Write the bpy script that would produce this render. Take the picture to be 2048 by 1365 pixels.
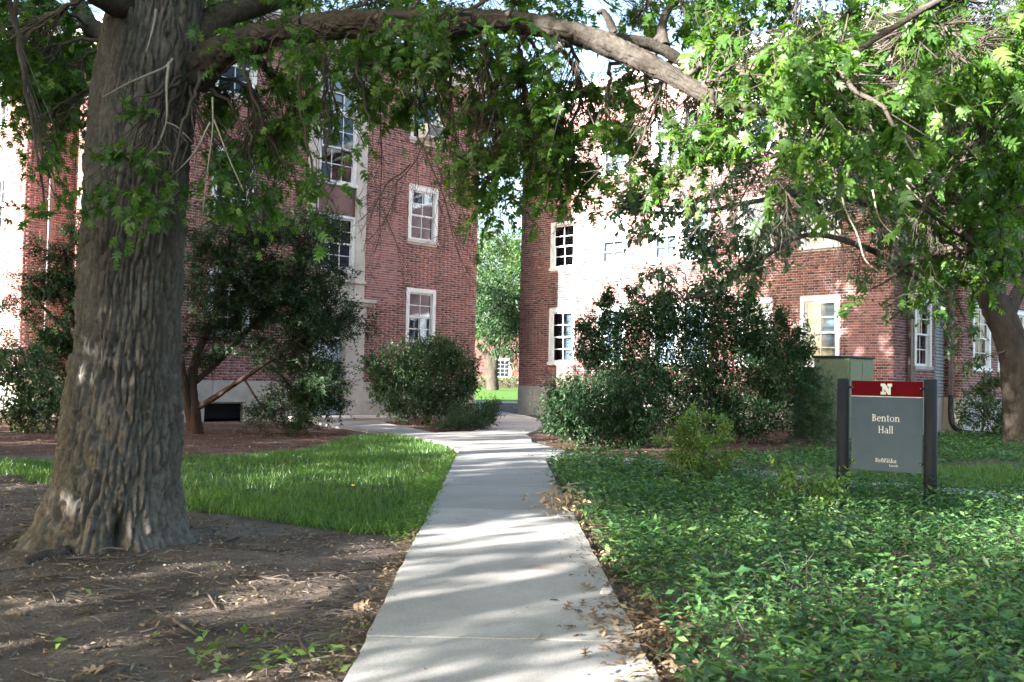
import bpy, math, random
import numpy as np
from mathutils import Vector, Matrix

random.seed(7)
RNG = np.random.default_rng(11)
for o in list(bpy.data.objects):
    bpy.data.objects.remove(o)
SC = bpy.context.scene
COL = SC.collection

# ------------------------------------------------------------------ camera
IW, IH = 2048, 1365
FPX = 1940.0
PITCH = math.radians(2.04)
ROLL = math.radians(1.2)
EYE = 1.27
cd = bpy.data.cameras.new('camera')
cam = bpy.data.objects.new('camera', cd)
COL.objects.link(cam)
cd.sensor_width = 36.0
cd.lens = FPX / IW * 36.0
cd.clip_start = 0.05
cd.clip_end = 3000
cd.dof.use_dof = True
cd.dof.focus_distance = 19.0
cd.dof.aperture_fstop = 6.3
c_, s_ = math.cos(ROLL), math.sin(ROLL)
UPv = Vector((0, -math.sin(PITCH), math.cos(PITCH)))
FWv = Vector((0, math.cos(PITCH), math.sin(PITCH)))
RTv = Vector((1, 0, 0))
rt = RTv * c_ + UPv * s_
up = UPv * c_ - RTv * s_
M = Matrix((rt, up, -FWv)).transposed().to_4x4()
M.translation = Vector((0, 0, EYE))
cam.matrix_world = M
SC.camera = cam

# ------------------------------------------------------------------ sky, sun, exposure
SUN_EL = math.radians(18.0)
SUN_H = (-0.757, -0.654)               # towards the sun, on the ground plan
world = bpy.data.worlds.new('World')
SC.world = world
world.use_nodes = True
wn = world.node_tree.nodes
wl = world.node_tree.links
wn.clear()
sky = wn.new('ShaderNodeTexSky')
sky.sky_type = 'NISHITA'
sky.sun_disc = False
sky.sun_elevation = SUN_EL
sky.sun_rotation = math.atan2(SUN_H[0], SUN_H[1])
sky.air_density = 1.0
sky.dust_density = 3.0
sky.ozone_density = 1.0
bg = wn.new('ShaderNodeBackground')
bg.inputs['Strength'].default_value = 0.10
wo = wn.new('ShaderNodeOutputWorld')
wl.new(sky.outputs[0], bg.inputs[0])
wl.new(bg.outputs[0], wo.inputs[0])
sd = bpy.data.lights.new('sun', 'SUN')
sd.energy = 5.0
sd.angle = math.radians(0.4)
sd.color = (1.0, 0.975, 0.945)
sun = bpy.data.objects.new('sun', sd)
COL.objects.link(sun)
sv = Vector((SUN_H[0] * math.cos(SUN_EL), SUN_H[1] * math.cos(SUN_EL), math.sin(SUN_EL)))
sun.rotation_euler = (-sv).to_track_quat('-Z', 'Y').to_euler()
sun.location = (-30, -26, 13)
SC.view_settings.view_transform = 'Standard'
SC.view_settings.look = 'None'
SC.view_settings.exposure = 3.0
SC.view_settings.gamma = 1.0
SC.view_settings.use_curve_mapping = False
SC.render.engine = 'CYCLES'
cy = SC.cycles
cy.max_bounces = 7
cy.diffuse_bounces = 4
cy.glossy_bounces = 2
cy.transmission_bounces = 4
cy.transparent_max_bounces = 6
cy.use_denoising = True
try:
    cy.denoiser = 'OPENIMAGEDENOISE'
    cy.denoising_input_passes = 'RGB_ALBEDO_NORMAL'
    cy.denoising_prefilter = 'ACCURATE'
except Exception:
    pass
cy.sample_clamp_indirect = 6.0
cy.caustics_reflective = False
cy.caustics_refractive = False

# ------------------------------------------------------------------ measuring helpers
def ray(px, py):
    x = px - IW / 2; y = IH / 2 - py
    x, y = c_ * x - s_ * y, s_ * x + c_ * y
    return np.array([x, FPX * math.cos(PITCH) - y * math.sin(PITCH), FPX * math.sin(PITCH) + y * math.cos(PITCH)]) / FPX
def G(px, py, z=0.0):
    d = ray(px, py); t = (z - EYE) / d[2]
    return np.array([d[0] * t, d[1] * t])
def D(px, py, Y):
    d = ray(px, py); t = Y / d[1]
    return np.array([d[0] * t, Y, d[2] * t + EYE])
def proj(Pn):
    x = Pn[:, 0]; yy = Pn[:, 1]; z = Pn[:, 2] - EYE
    b = -math.sin(PITCH) * yy + math.cos(PITCH) * z
    d = math.cos(PITCH) * yy + math.sin(PITCH) * z
    d = np.where(d < 0.05, 0.05, d)
    a = x / d * FPX; b = b / d * FPX
    return np.stack([IW / 2 + c_ * a + s_ * b, IH / 2 - (-s_ * a + c_ * b), d], 1)
TH = math.radians(45.1)
C1 = np.array([-1.15, 30.1])            # right hand corner of the left hall
C2 = np.array([0.25, 32.6])             # left hand corner of the right hall
nR = np.array([-math.cos(TH), -math.sin(TH)]); uR = np.array([math.sin(TH), -math.cos(TH)])
nL = np.array([math.sin(TH), -math.cos(TH)]); uL = np.array([-math.cos(TH), -math.sin(TH)])
def hit(px, py, n, c, u):
    d = ray(px, py); t = (n @ c) / (n @ d[:2]); Q = d * t
    return (Q[:2] - c) @ u, Q[2] + EYE

# ------------------------------------------------------------------ object helpers
def tag(o, label=None, cat=None, group=None, kind=None):
    if label: o['label'] = label
    if cat: o['category'] = cat
    if group: o['group'] = group
    if kind: o['kind'] = kind
    return o
def empty(name, loc, label=None, cat=None, group=None):
    o = bpy.data.objects.new(name, None)
    o.location = Vector([float(v) for v in loc])
    o.empty_display_size = 0.2
    COL.objects.link(o)
    return tag(o, label, cat, group)
def world_loc(o):
    v = Vector(o.location)
    while o.parent:
        o = o.parent; v = v + Vector(o.location)
    return v
def link(name, me, mat=None, parent=None, origin=None):
    """me holds world coordinates; it is re-based on its own origin."""
    o = bpy.data.objects.new(name, me)
    COL.objects.link(o)
    if mat is not None and len(me.materials) == 0:
        me.materials.append(mat)
    if origin is None:
        n = len(me.vertices)
        if n:
            a = np.empty(n * 3, np.float32); me.vertices.foreach_get('co', a); a = a.reshape(-1, 3)
            origin = np.array([(a[:, 0].min() + a[:, 0].max()) / 2, (a[:, 1].min() + a[:, 1].max()) / 2, a[:, 2].min()])
        else:
            origin = np.zeros(3)
    og = Vector([float(v) for v in origin])
    me.transform(Matrix.Translation(-og))
    if parent is not None:
        o.parent = parent
        o.location = og - world_loc(parent)
    else:
        o.location = og
    return o
def np_mesh(name, V, Fq, smooth=False):
    V = np.asarray(V, np.float32); Fq = np.asarray(Fq, np.int32)
    me = bpy.data.meshes.new(name)
    k = Fq.shape[1]; nf = len(Fq)
    me.vertices.add(len(V)); me.vertices.foreach_set('co', V.ravel())
    me.loops.add(nf * k); me.loops.foreach_set('vertex_index', Fq.ravel())
    me.polygons.add(nf)
    me.polygons.foreach_set('loop_start', np.arange(0, nf * k, k, dtype=np.int32))
    try:
        me.polygons.foreach_set('loop_total', np.full(nf, k, np.int32))
    except Exception:
        pass
    if smooth:
        me.polygons.foreach_set('use_smooth', np.ones(nf, bool))
    me.update(calc_edges=True)
    return me
class MB:
    def __init__(self): self.v = []; self.f = []; self.sm = []
    def add(self, vs, fs, smooth=False):
        b = len(self.v)
        self.v += [tuple(float(c) for c in p) for p in vs]
        self.f += [tuple(b + i for i in f) for f in fs]
        self.sm += [smooth] * len(fs)
        return self
    def box(self, o, a, b, c):
        """box spanned by three edge vectors from corner o"""
        o, a, b, c = [np.array(q, float) for q in (o, a, b, c)]
        if np.dot(np.cross(a, b), c) < 0:
            a, b = b, a
        P = [o, o + a, o + a + b, o + b, o + c, o + a + c, o + a + b + c, o + b + c]
        return self.add(P, [(3, 2, 1, 0), (4, 5, 6, 7), (0, 1, 5, 4), (1, 2, 6, 5), (2, 3, 7, 6), (3, 0, 4, 7)])
    def prism(self, poly, z0, z1):
        n = len(poly)
        A = sum(poly[i][0] * poly[(i + 1) % n][1] - poly[(i + 1) % n][0] * poly[i][1] for i in range(n))
        if A < 0: poly = poly[::-1]
        P = [(p[0], p[1], z0) for p in poly] + [(p[0], p[1], z1) for p in poly]
        F_ = [tuple(range(n))[::-1], tuple(range(n, 2 * n))] + [(i, (i + 1) % n, n + (i + 1) % n, n + i) for i in range(n)]
        return self.add(P, F_)
    def tube(self, pts, rad, ns=8, cap=True):
        V, F_ = tube_arrays(pts, rad, ns)
        self.add(V, [tuple(f) for f in F_], True)
        if cap:
            n = len(pts); b = len(self.v) - len(V)
            self.f += [tuple(b + i for i in range(ns))[::-1], tuple(b + (n - 1) * ns + i for i in range(ns))]; self.sm += [False, False]
        return self
    def build(self, name, mat, parent=None, bevel=0.0, origin=None):
        me = bpy.data.meshes.new(name)
        me.from_pydata(self.v, [], self.f)
        me.polygons.foreach_set('use_smooth', self.sm)
        me.update()
        o = link(name, me, mat, parent, origin)
        if bevel:
            m = o.modifiers.new('bevel', 'BEVEL'); m.width = bevel; m.segments = 2; m.limit_method = 'ANGLE'
        return o
def frames(pts):
    pts = np.asarray(pts, float)
    T = np.gradient(pts, axis=0)
    T /= np.linalg.norm(T, axis=1)[:, None] + 1e-9
    a = np.array([0, 0, 1.0]) if abs(T[0][2]) < 0.9 else np.array([1.0, 0, 0])
    N = np.zeros_like(pts); B = np.zeros_like(pts)
    n = np.cross(T[0], a); n /= np.linalg.norm(n)
    for i in range(len(pts)):
        n = n - T[i] * np.dot(n, T[i]); n /= np.linalg.norm(n) + 1e-9
        N[i] = n; B[i] = np.cross(T[i], n)
    return T, N, B
def grid_faces(n, ns, b=0):
    i = np.arange(n - 1)[:, None]; j = np.arange(ns)[None, :]; j2 = (j + 1) % ns
    return np.stack([i * ns + j, i * ns + j2, (i + 1) * ns + j2, (i + 1) * ns + j], -1).reshape(-1, 4) + b
def tube_arrays(pts, rad, ns=8):
    pts = np.asarray(pts, float); T, N, B = frames(pts)
    rad = np.broadcast_to(np.asarray(rad, float), (len(pts),))
    a = np.arange(ns) / ns * 2 * np.pi
    V = pts[:, None, :] + rad[:, None, None] * (np.cos(a)[None, :, None] * N[:, None, :] + np.sin(a)[None, :, None] * B[:, None, :])
    return V.reshape(-1, 3), grid_faces(len(pts), ns)
def smooth_path(pts, n):
    """Catmull-Rom through pts, n samples"""
    P = np.asarray(pts, float); m = len(P)
    Q = np.vstack([2 * P[0] - P[1], P, 2 * P[-1] - P[-2]])
    t = np.linspace(0, m - 1, n); i = np.minimum(t.astype(int), m - 2); u = (t - i)[:, None]
    p0, p1, p2, p3 = Q[i], Q[i + 1], Q[i + 2], Q[i + 3]
    return 0.5 * (2 * p1 + (p2 - p0) * u + (2 * p0 - 5 * p1 + 4 * p2 - p3) * u ** 2 + (3 * p1 - p0 - 3 * p2 + p3) * u ** 3)

# ------------------------------------------------------------------ noise in numpy
_TAB = np.random.default_rng(5).random((4096, 2))
_T1 = np.random.default_rng(6).random(4096)
def _h(i, j): return ((i.astype(np.int64) * 73856093) ^ (j.astype(np.int64) * 19349663)) & 4095
def vnoise(x, y):
    xi = np.floor(x).astype(int); yi = np.floor(y).astype(int); fx = x - xi; fy = y - yi
    fx = fx * fx * (3 - 2 * fx); fy = fy * fy * (3 - 2 * fy)
    a = _T1[_h(xi, yi)]; b = _T1[_h(xi + 1, yi)]; c = _T1[_h(xi, yi + 1)]; d = _T1[_h(xi + 1, yi + 1)]
    return (a * (1 - fx) + b * fx) * (1 - fy) + (c * (1 - fx) + d * fx) * fy
def fbm(x, y, o=4):
    s = 0; a = 0.5
    for k in range(o):
        s = s + a * vnoise(x * 2 ** k + 17 * k, y * 2 ** k + 5 * k); a *= 0.5
    return s
def worley(u, v, per):
    iu = np.floor(u).astype(int); iv = np.floor(v).astype(int)
    f1 = np.full(u.shape, 9.0); f2 = np.full(u.shape, 9.0); idv = np.zeros(u.shape)
    for di in (-1, 0, 1):
        for dj in (-1, 0, 1):
            ci = iu + di; cj = iv + dj
            h = _h(np.mod(ci, per), cj)
            du = ci + _TAB[h, 0] - u; dv = cj + _TAB[h, 1] - v
            d = np.sqrt(du * du + dv * dv)
            nb = d < f1
            f2 = np.where(nb, f1, np.minimum(f2, d)); idv = np.where(nb, _T1[h], idv); f1 = np.where(nb, d, f1)
    return f1, f2, idv

# ------------------------------------------------------------------ materials
def mat_new(name):
    m = bpy.data.materials.new(name); m.use_nodes = True
    nt = m.node_tree; nt.nodes.clear()
    out = nt.nodes.new('ShaderNodeOutputMaterial')
    return m, nt, nt.nodes, nt.links, out
def ramp(nodes, stops):
    r = nodes.new('ShaderNodeValToRGB'); e = r.color_ramp.elements
    while len(e) > 1: e.remove(e[-1])
    e[0].position = stops[0][0]; e[0].color = (*stops[0][1], 1)
    for p, c in stops[1:]:
        k = e.new(p); k.color = (*c, 1)
    return r
def noise_node(nodes, links, scale, detail=5, rough=0.55, coord='Object', stretch=None):
    tc = nodes.new('ShaderNodeTexCoord')
    src = tc.outputs[coord]
    if stretch:
        mp = nodes.new('ShaderNodeMapping'); mp.inputs['Scale'].default_value = stretch
        links.new(src, mp.inputs[0]); src = mp.outputs[0]
    n = nodes.new('ShaderNodeTexNoise'); n.inputs['Scale'].default_value = scale
    n.inputs['Detail'].default_value = detail; n.inputs['Roughness'].default_value = rough
    links.new(src, n.inputs['Vector'])
    return n
def surf_mat(name, stops, scale=4, rough=0.85, bump=0.0, bscale=60, spec=0.3, metallic=0.0, stretch=None, fine=None, bdist=0.01):
    m, nt, N, L, out = mat_new(name)
    b = N.new('ShaderNodeBsdfPrincipled')
    n = noise_node(N, L, scale, 6, 0.6, stretch=stretch)
    r = ramp(N, stops); L.new(n.outputs['Fac'], r.inputs[0])
    col = r.outputs[0]
    if fine:
        n2 = noise_node(N, L, fine[0], 3, 0.7)
        r2 = ramp(N, [(0.3, (fine[1],) * 3), (0.7, (fine[2],) * 3)]); L.new(n2.outputs['Fac'], r2.inputs[0])
        mx = N.new('ShaderNodeMix'); mx.data_type = 'RGBA'; mx.blend_type = 'MULTIPLY'; mx.inputs[0].default_value = 1.0
        L.new(col, mx.inputs[6]); L.new(r2.outputs[0], mx.inputs[7]); col = mx.outputs[2]
    L.new(col, b.inputs['Base Color'])
    b.inputs['Roughness'].default_value = rough
    b.inputs['Specular IOR Level'].default_value = spec
    b.inputs['Metallic'].default_value = metallic
    if bump:
        nb = noise_node(N, L, bscale, 5, 0.65, stretch=stretch)
        bp = N.new('ShaderNodeBump'); bp.inputs['Strength'].default_value = bump; bp.inputs['Distance'].default_value = bdist
        L.new(nb.outputs['Fac'], bp.inputs['Height']); L.new(bp.outputs[0], b.inputs['Normal'])
    L.new(b.outputs[0], out.inputs[0])
    return m
def brick_mat(name, per_object):
    m, nt, N, L, out = mat_new(name)
    b = N.new('ShaderNodeBsdfPrincipled')
    if per_object:
        rnd = N.new('ShaderNodeObjectInfo').outputs['Random']
    else:
        rnd = N.new('ShaderNodeNewGeometry').outputs['Random Per Island']
    r = ramp(N, [(0.0, (0.11, 0.066, 0.072)), (0.12, (0.165, 0.082, 0.082)), (0.22, (0.24, 0.112, 0.108)), (0.5, (0.285, 0.128, 0.119)),
                 (0.8, (0.32, 0.145, 0.13)), (0.94, (0.38, 0.165, 0.13)), (1.0, (0.27, 0.19, 0.185))])
    L.new(rnd, r.inputs[0])
    n = noise_node(N, L, 35, 4, 0.7)
    r2 = ramp(N, [(0.25, (0.72, 0.72, 0.75)), (0.75, (1.15, 1.12, 1.1))]); L.new(n.outputs['Fac'], r2.inputs[0])
    mx = N.new('ShaderNodeMix'); mx.data_type = 'RGBA'; mx.blend_type = 'MULTIPLY'; mx.inputs[0].default_value = 1.0
    L.new(r.outputs[0], mx.inputs[6]); L.new(r2.outputs[0], mx.inputs[7])
    n3 = noise_node(N, L, 0.55, 6, 0.65, stretch=(1, 1, 0.45))
    r3 = ramp(N, [(0.28, (0.66, 0.69, 0.72)), (0.48, (0.95, 0.95, 0.95)), (0.72, (1.18, 1.14, 1.12))]); L.new(n3.outputs['Fac'], r3.inputs[0])
    mx2 = N.new('ShaderNodeMix'); mx2.data_type = 'RGBA'; mx2.blend_type = 'MULTIPLY'; mx2.inputs[0].default_value = 1.0
    L.new(mx.outputs[2], mx2.inputs[6]); L.new(r3.outputs[0], mx2.inputs[7])
    L.new(mx2.outputs[2], b.inputs['Base Color'])
    b.inputs['Roughness'].default_value = 0.85; b.inputs['Specular IOR Level'].default_value = 0.25
    L.new(b.outputs[0], out.inputs[0])
    return m
def leaf_mat(name, stops, trans=0.45, gloss=0.05, rough=0.4, tint=(1.35, 1.5, 0.42), per_object=False, patch=None):
    m, nt, N, L, out = mat_new(name)
    if per_object: rnd = N.new('ShaderNodeObjectInfo').outputs['Random']
    else: rnd = N.new('ShaderNodeNewGeometry').outputs['Random Per Island']
    r = ramp(N, stops); L.new(rnd, r.inputs[0]); col = r.outputs[0]
    if patch:
        n = noise_node(N, L, patch, 3, 0.6)
        r3 = ramp(N, [(0.3, (0.75, 0.8, 0.85)), (0.7, (1.2, 1.15, 1.0))]); L.new(n.outputs['Fac'], r3.inputs[0])
        mp = N.new('ShaderNodeMix'); mp.data_type = 'RGBA'; mp.blend_type = 'MULTIPLY'; mp.inputs[0].default_value = 1.0
        L.new(col, mp.inputs[6]); L.new(r3.outputs[0], mp.inputs[7]); col = mp.outputs[2]
    d = N.new('ShaderNodeBsdfDiffuse'); L.new(col, d.inputs[0])
    t = N.new('ShaderNodeBsdfTranslucent')
    mx = N.new('ShaderNodeMix'); mx.data_type = 'RGBA'; mx.blend_type = 'MULTIPLY'; mx.inputs[0].default_value = 1.0
    L.new(col, mx.inputs[6]); mx.inputs[7].default_value = (*tint, 1); L.new(mx.outputs[2], t.inputs[0])
    g = N.new('ShaderNodeBsdfGlossy'); g.inputs['Roughness'].default_value = rough; g.inputs[0].default_value = (1, 1, 1, 1)
    m1 = N.new('ShaderNodeMixShader'); m1.inputs[0].default_value = trans
    L.new(d.outputs[0], m1.inputs[1]); L.new(t.outputs[0], m1.inputs[2])
    m2 = N.new('ShaderNodeMixShader'); m2.inputs[0].default_value = gloss
    L.new(m1.outputs[0], m2.inputs[1]); L.new(g.outputs[0], m2.inputs[2])
    L.new(m2.outputs[0], out.inputs[0])
    return m
def glass_mat(name, tint=(0.75, 0.8, 0.83), spec=0.02):
    m, nt, N, L, out = mat_new(name)
    t = N.new('ShaderNodeBsdfTransparent'); t.inputs[0].default_value = (*tint, 1)
    g = N.new('ShaderNodeBsdfGlossy'); g.inputs['Roughness'].default_value = 0.04
    n = noise_node(N, L, 1.3, 2, 0.5)
    bp = N.new('ShaderNodeBump'); bp.inputs['Strength'].default_value = 0.08; bp.inputs['Distance'].default_value = 0.03
    L.new(n.outputs['Fac'], bp.inputs['Height']); L.new(bp.outputs[0], g.inputs['Normal'])
    fr = N.new('ShaderNodeFresnel'); fr.inputs[0].default_value = 1.5
    ad = N.new('ShaderNodeMath'); ad.operation = 'ADD'; ad.inputs[1].default_value = spec; L.new(fr.outputs[0], ad.inputs[0])
    mx = N.new('ShaderNodeMixShader'); L.new(ad.outputs[0], mx.inputs[0]); L.new(t.outputs[0], mx.inputs[1]); L.new(g.outputs[0], mx.inputs[2])
    L.new(mx.outputs[0], out.inputs[0])
    return m
def flat_mat(name, c, rough=0.6, spec=0.4, metallic=0.0):
    return surf_mat(name, [(0.3, tuple(v * 0.9 for v in c)), (0.7, tuple(min(1, v * 1.08) for v in c))], 6, rough, 0.0, 60, spec, metallic)

MT = {}
MT['brick'] = brick_mat('brick_field', False)
MT['brick_one'] = brick_mat('brick_single', True)
MT['mortar'] = surf_mat('mortar', [(0.3, (0.46, 0.44, 0.42)), (0.7, (0.60, 0.58, 0.56))], 9, 0.95, 0.3, 120, 0.1)
MT['stone'] = surf_mat('limestone', [(0.3, (0.36, 0.33, 0.29)), (0.55, (0.47, 0.44, 0.39)), (0.75, (0.55, 0.52, 0.47))], 1.6, 0.9, 0.25, 70, 0.2, fine=(40, 0.85, 1.08))
MT['white'] = surf_mat('white_paint', [(0.25, (0.58, 0.59, 0.58)), (0.45, (0.74, 0.75, 0.74)), (0.8, (0.80, 0.81, 0.80))], 7, 0.5, 0.1, 90, 0.4)
MT['old_white'] = surf_mat('weathered_white_paint', [(0.3, (0.42, 0.43, 0.43)), (0.5, (0.60, 0.61, 0.61)), (0.75, (0.70, 0.71, 0.70))], 9, 0.6, 0.25, 70, 0.35, stretch=(1, 1, 0.4))
MT['glass'] = glass_mat('window_glass')
MT['screen_glass'] = glass_mat('screened_window_glass', (0.6, 0.66, 0.72), -0.03)
MT['blind'] = surf_mat('blind', [(0.3, (0.40, 0.45, 0.51)), (0.7, (0.54, 0.60, 0.67))], 3, 0.9, 0.4, 30, 0.2, stretch=(1, 1, 12))
MT['blind_dark'] = surf_mat('grey_blind', [(0.3, (0.22, 0.26, 0.32)), (0.7, (0.33, 0.38, 0.45))], 3, 0.9, 0.4, 30, 0.2, stretch=(1, 1, 12))
MT['curtain'] = surf_mat('curtain', [(0.3, (0.10, 0.10, 0.11)), (0.7, (0.22, 0.22, 0.23))], 4, 0.9, 0.3, 20, 0.1, stretch=(8, 8, 0.6))
MT['dark'] = flat_mat('dark_void', (0.012, 0.012, 0.014), 0.9, 0.1)
MT['brown_panel'] = surf_mat('brown_spandrel_panel', [(0.3, (0.085, 0.038, 0.034)), (0.7, (0.13, 0.058, 0.05))], 3, 0.45, 0.1, 40, 0.5)
MT['roof'] = surf_mat('roof_felt', [(0.3, (0.06, 0.06, 0.06)), (0.7, (0.10, 0.10, 0.10))], 5, 0.95, 0.3, 80, 0.1)
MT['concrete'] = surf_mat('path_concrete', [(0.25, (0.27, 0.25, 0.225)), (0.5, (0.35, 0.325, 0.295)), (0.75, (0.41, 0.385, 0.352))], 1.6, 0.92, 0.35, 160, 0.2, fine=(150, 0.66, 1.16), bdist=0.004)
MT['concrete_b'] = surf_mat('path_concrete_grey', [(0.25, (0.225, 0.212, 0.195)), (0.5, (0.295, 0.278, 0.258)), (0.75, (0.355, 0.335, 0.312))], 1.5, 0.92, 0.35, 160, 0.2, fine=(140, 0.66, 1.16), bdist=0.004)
MT['soil'] = surf_mat('bare_soil', [(0.28, (0.058, 0.043, 0.034)), (0.45, (0.105, 0.080, 0.063)), (0.62, (0.155, 0.122, 0.097)), (0.8, (0.22, 0.18, 0.146))], 1.7, 0.97, 0.9, 30, 0.1, fine=(70, 0.55, 1.35), bdist=0.03)
MT['mulch'] = surf_mat('needle_mulch', [(0.3, (0.06, 0.034, 0.026)), (0.5, (0.115, 0.062, 0.045)), (0.75, (0.17, 0.10, 0.075))], 2.4, 0.97, 1.0, 45, 0.1, fine=(60, 0.45, 1.4), bdist=0.03)
MT['turf'] = surf_mat('turf_base', [(0.3, (0.030, 0.045, 0.014)), (0.6, (0.045, 0.075, 0.020)), (0.8, (0.06, 0.06, 0.035))], 3, 0.97, 0.6, 50, 0.1, bdist=0.02)
MT['far_turf'] = surf_mat('mown_grass', [(0.3, (0.055, 0.12, 0.020)), (0.7, (0.085, 0.17, 0.03))], 6, 0.95, 0.7, 90, 0.1)
MT['bark'] = surf_mat('oak_bark', [(0.28, (0.062, 0.055, 0.047)), (0.5, (0.105, 0.096, 0.083)), (0.75, (0.155, 0.144, 0.126))], 3.0, 0.95, 0.8, 75, 0.12, stretch=(1, 1, 0.35), fine=(30, 0.72, 1.2), bdist=0.012)
def lichen(m, col, scale, lo, hi, amt):
    nt = m.node_tree; N = nt.nodes; L = nt.links
    b = [n for n in N if n.type == 'BSDF_PRINCIPLED'][0]; src = b.inputs['Base Color'].links[0].from_socket
    n = noise_node(N, L, scale, 6, 0.7); r = ramp(N, [(lo, (0, 0, 0)), (hi, (amt,) * 3)]); L.new(n.outputs['Fac'], r.inputs[0])
    mx = N.new('ShaderNodeMix'); mx.data_type = 'RGBA'; L.new(r.outputs[0], mx.inputs[0]); L.new(src, mx.inputs[6]); mx.inputs[7].default_value = (*col, 1)
    L.new(mx.outputs[2], b.inputs['Base Color'])
lichen(MT['bark'], (0.20, 0.205, 0.165), 7, 0.55, 0.72, 0.55)
lichen(MT['bark'], (0.07, 0.045, 0.03), 2.2, 0.58, 0.75, 0.6)
lichen(MT['concrete'], (0.20, 0.175, 0.15), 0.9, 0.52, 0.72, 0.55); lichen(MT['concrete'], (0.16, 0.14, 0.12), 14, 0.66, 0.74, 0.6)
lichen(MT['concrete_b'], (0.17, 0.155, 0.14), 0.8, 0.50, 0.72, 0.55); lichen(MT['concrete_b'], (0.15, 0.13, 0.115), 12, 0.66, 0.74, 0.6)
MT['limb_bark'] = surf_mat('oak_limb_bark', [(0.28, (0.036, 0.030, 0.024)), (0.5, (0.062, 0.053, 0.044)), (0.75, (0.10, 0.089, 0.075))], 5.0, 0.95, 0.8, 75, 0.1, fine=(40, 0.7, 1.2), bdist=0.012)
MT['bark2'] = surf_mat('dark_bark', [(0.3, (0.035, 0.029, 0.023)), (0.7, (0.08, 0.067, 0.055))], 5, 0.95, 0.9, 60, 0.1, stretch=(1, 1, 0.3), bdist=0.02)
MT['yew_bark'] = surf_mat('red_brown_bark', [(0.3, (0.028, 0.016, 0.013)), (0.7, (0.07, 0.045, 0.036))], 6, 0.9, 0.6, 50, 0.15, stretch=(1, 1, 0.2))
MT['twig'] = surf_mat('twig_bark', [(0.3, (0.055, 0.043, 0.036)), (0.7, (0.13, 0.108, 0.092))], 6, 0.95, 0.3, 80, 0.1)
MT['litter_twig'] = surf_mat('litter_twig', [(0.3, (0.085, 0.066, 0.055)), (0.5, (0.155, 0.127, 0.108)), (0.75, (0.27, 0.235, 0.205))], 9, 0.95, 0.3, 80, 0.1)
MT['dead_twig'] = surf_mat('bleached_twig', [(0.3, (0.22, 0.18, 0.14)), (0.7, (0.42, 0.37, 0.31))], 6, 0.9, 0.3, 80, 0.1)
MT['oak_leaf'] = leaf_mat('oak_leaf', [(0, (0.044, 0.112, 0.018)), (0.5, (0.072, 0.17, 0.024)), (0.85, (0.105, 0.215, 0.028)), (1, (0.17, 0.26, 0.045))], 0.55, 0.03, 0.5)
MT['oak_leaf_one'] = leaf_mat('oak_leaf_single', [(0, (0.05, 0.122, 0.02)), (0.5, (0.082, 0.182, 0.026)), (1, (0.14, 0.235, 0.036))], 0.55, 0.02, 0.6, per_object=True)
MT['tree_leaf'] = leaf_mat('white_oak_leaf', [(0, (0.035, 0.075, 0.026)), (0.6, (0.055, 0.115, 0.036)), (1, (0.10, 0.16, 0.05))], 0.35, 0.06, 0.4)
MT['shrub_leaf'] = leaf_mat('shrub_leaf', [(0, (0.016, 0.048, 0.019)), (0.6, (0.030, 0.078, 0.030)), (1, (0.06, 0.11, 0.04))], 0.22, 0.02, 0.55)
MT['door_leaf'] = leaf_mat('bush_leaf', [(0, (0.024, 0.058, 0.022)), (0.6, (0.042, 0.088, 0.031)), (1, (0.07, 0.115, 0.042))], 0.25, 0.035, 0.45)
MT['yew_leaf'] = leaf_mat('yew_needle', [(0, (0.010, 0.027, 0.011)), (0.6, (0.020, 0.046, 0.016)), (0.94, (0.038, 0.066, 0.022)), (1, (0.07, 0.055, 0.03))], 0.15, 0.018, 0.55)
MT['light_leaf'] = leaf_mat('young_leaf', [(0, (0.09, 0.17, 0.035)), (0.6, (0.15, 0.25, 0.05)), (1, (0.22, 0.31, 0.07))], 0.45, 0.05, 0.4)
MT['ivy_leaf'] = leaf_mat('ground_cover_leaf', [(0, (0.036, 0.096, 0.036)), (0.5, (0.064, 0.152, 0.050)), (0.8, (0.10, 0.20, 0.058)), (1, (0.15, 0.23, 0.065))], 0.30, 0.035, 0.45, patch=1.2)
MT['grass'] = leaf_mat('grass_blade', [(0, (0.040, 0.105, 0.014)), (0.6, (0.065, 0.16, 0.022)), (1, (0.13, 0.20, 0.05))], 0.35, 0.04, 0.45, patch=0.8)
MT['far_leaf'] = leaf_mat('far_tree_leaf', [(0, (0.030, 0.080, 0.018)), (0.6, (0.055, 0.125, 0.024)), (1, (0.10, 0.17, 0.035))], 0.4, 0.04, 0.4)
MT['dead_leaf'] = leaf_mat('dead_leaf', [(0, (0.10, 0.062, 0.036)), (0.5, (0.20, 0.135, 0.08)), (1, (0.36, 0.27, 0.17))], 0.2, 0.03, 0.5, tint=(1.1, 1, 0.8))
MT['dead_leaf_one'] = leaf_mat('dead_leaf_single', [(0, (0.13, 0.08, 0.045)), (0.5, (0.24, 0.165, 0.10)), (1, (0.40, 0.30, 0.19))], 0.2, 0.03, 0.5, tint=(1.1, 1, 0.8), per_object=True)
MT['dry_leaf'] = leaf_mat('dry_tan_leaf', [(0, (0.25, 0.17, 0.09)), (0.5, (0.42, 0.31, 0.18)), (1, (0.55, 0.44, 0.28))], 0.25, 0.03, 0.5, tint=(1.1, 1, 0.8))
MT['pebble'] = surf_mat('pebble', [(0.3, (0.25, 0.23, 0.2)), (0.7, (0.55, 0.52, 0.47))], 20, 0.9)
MT['post'] = surf_mat('charcoal_post_paint', [(0.3, (0.010, 0.012, 0.017)), (0.7, (0.016, 0.019, 0.026))], 5, 0.55, 0.05, 80, 0.2)
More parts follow.
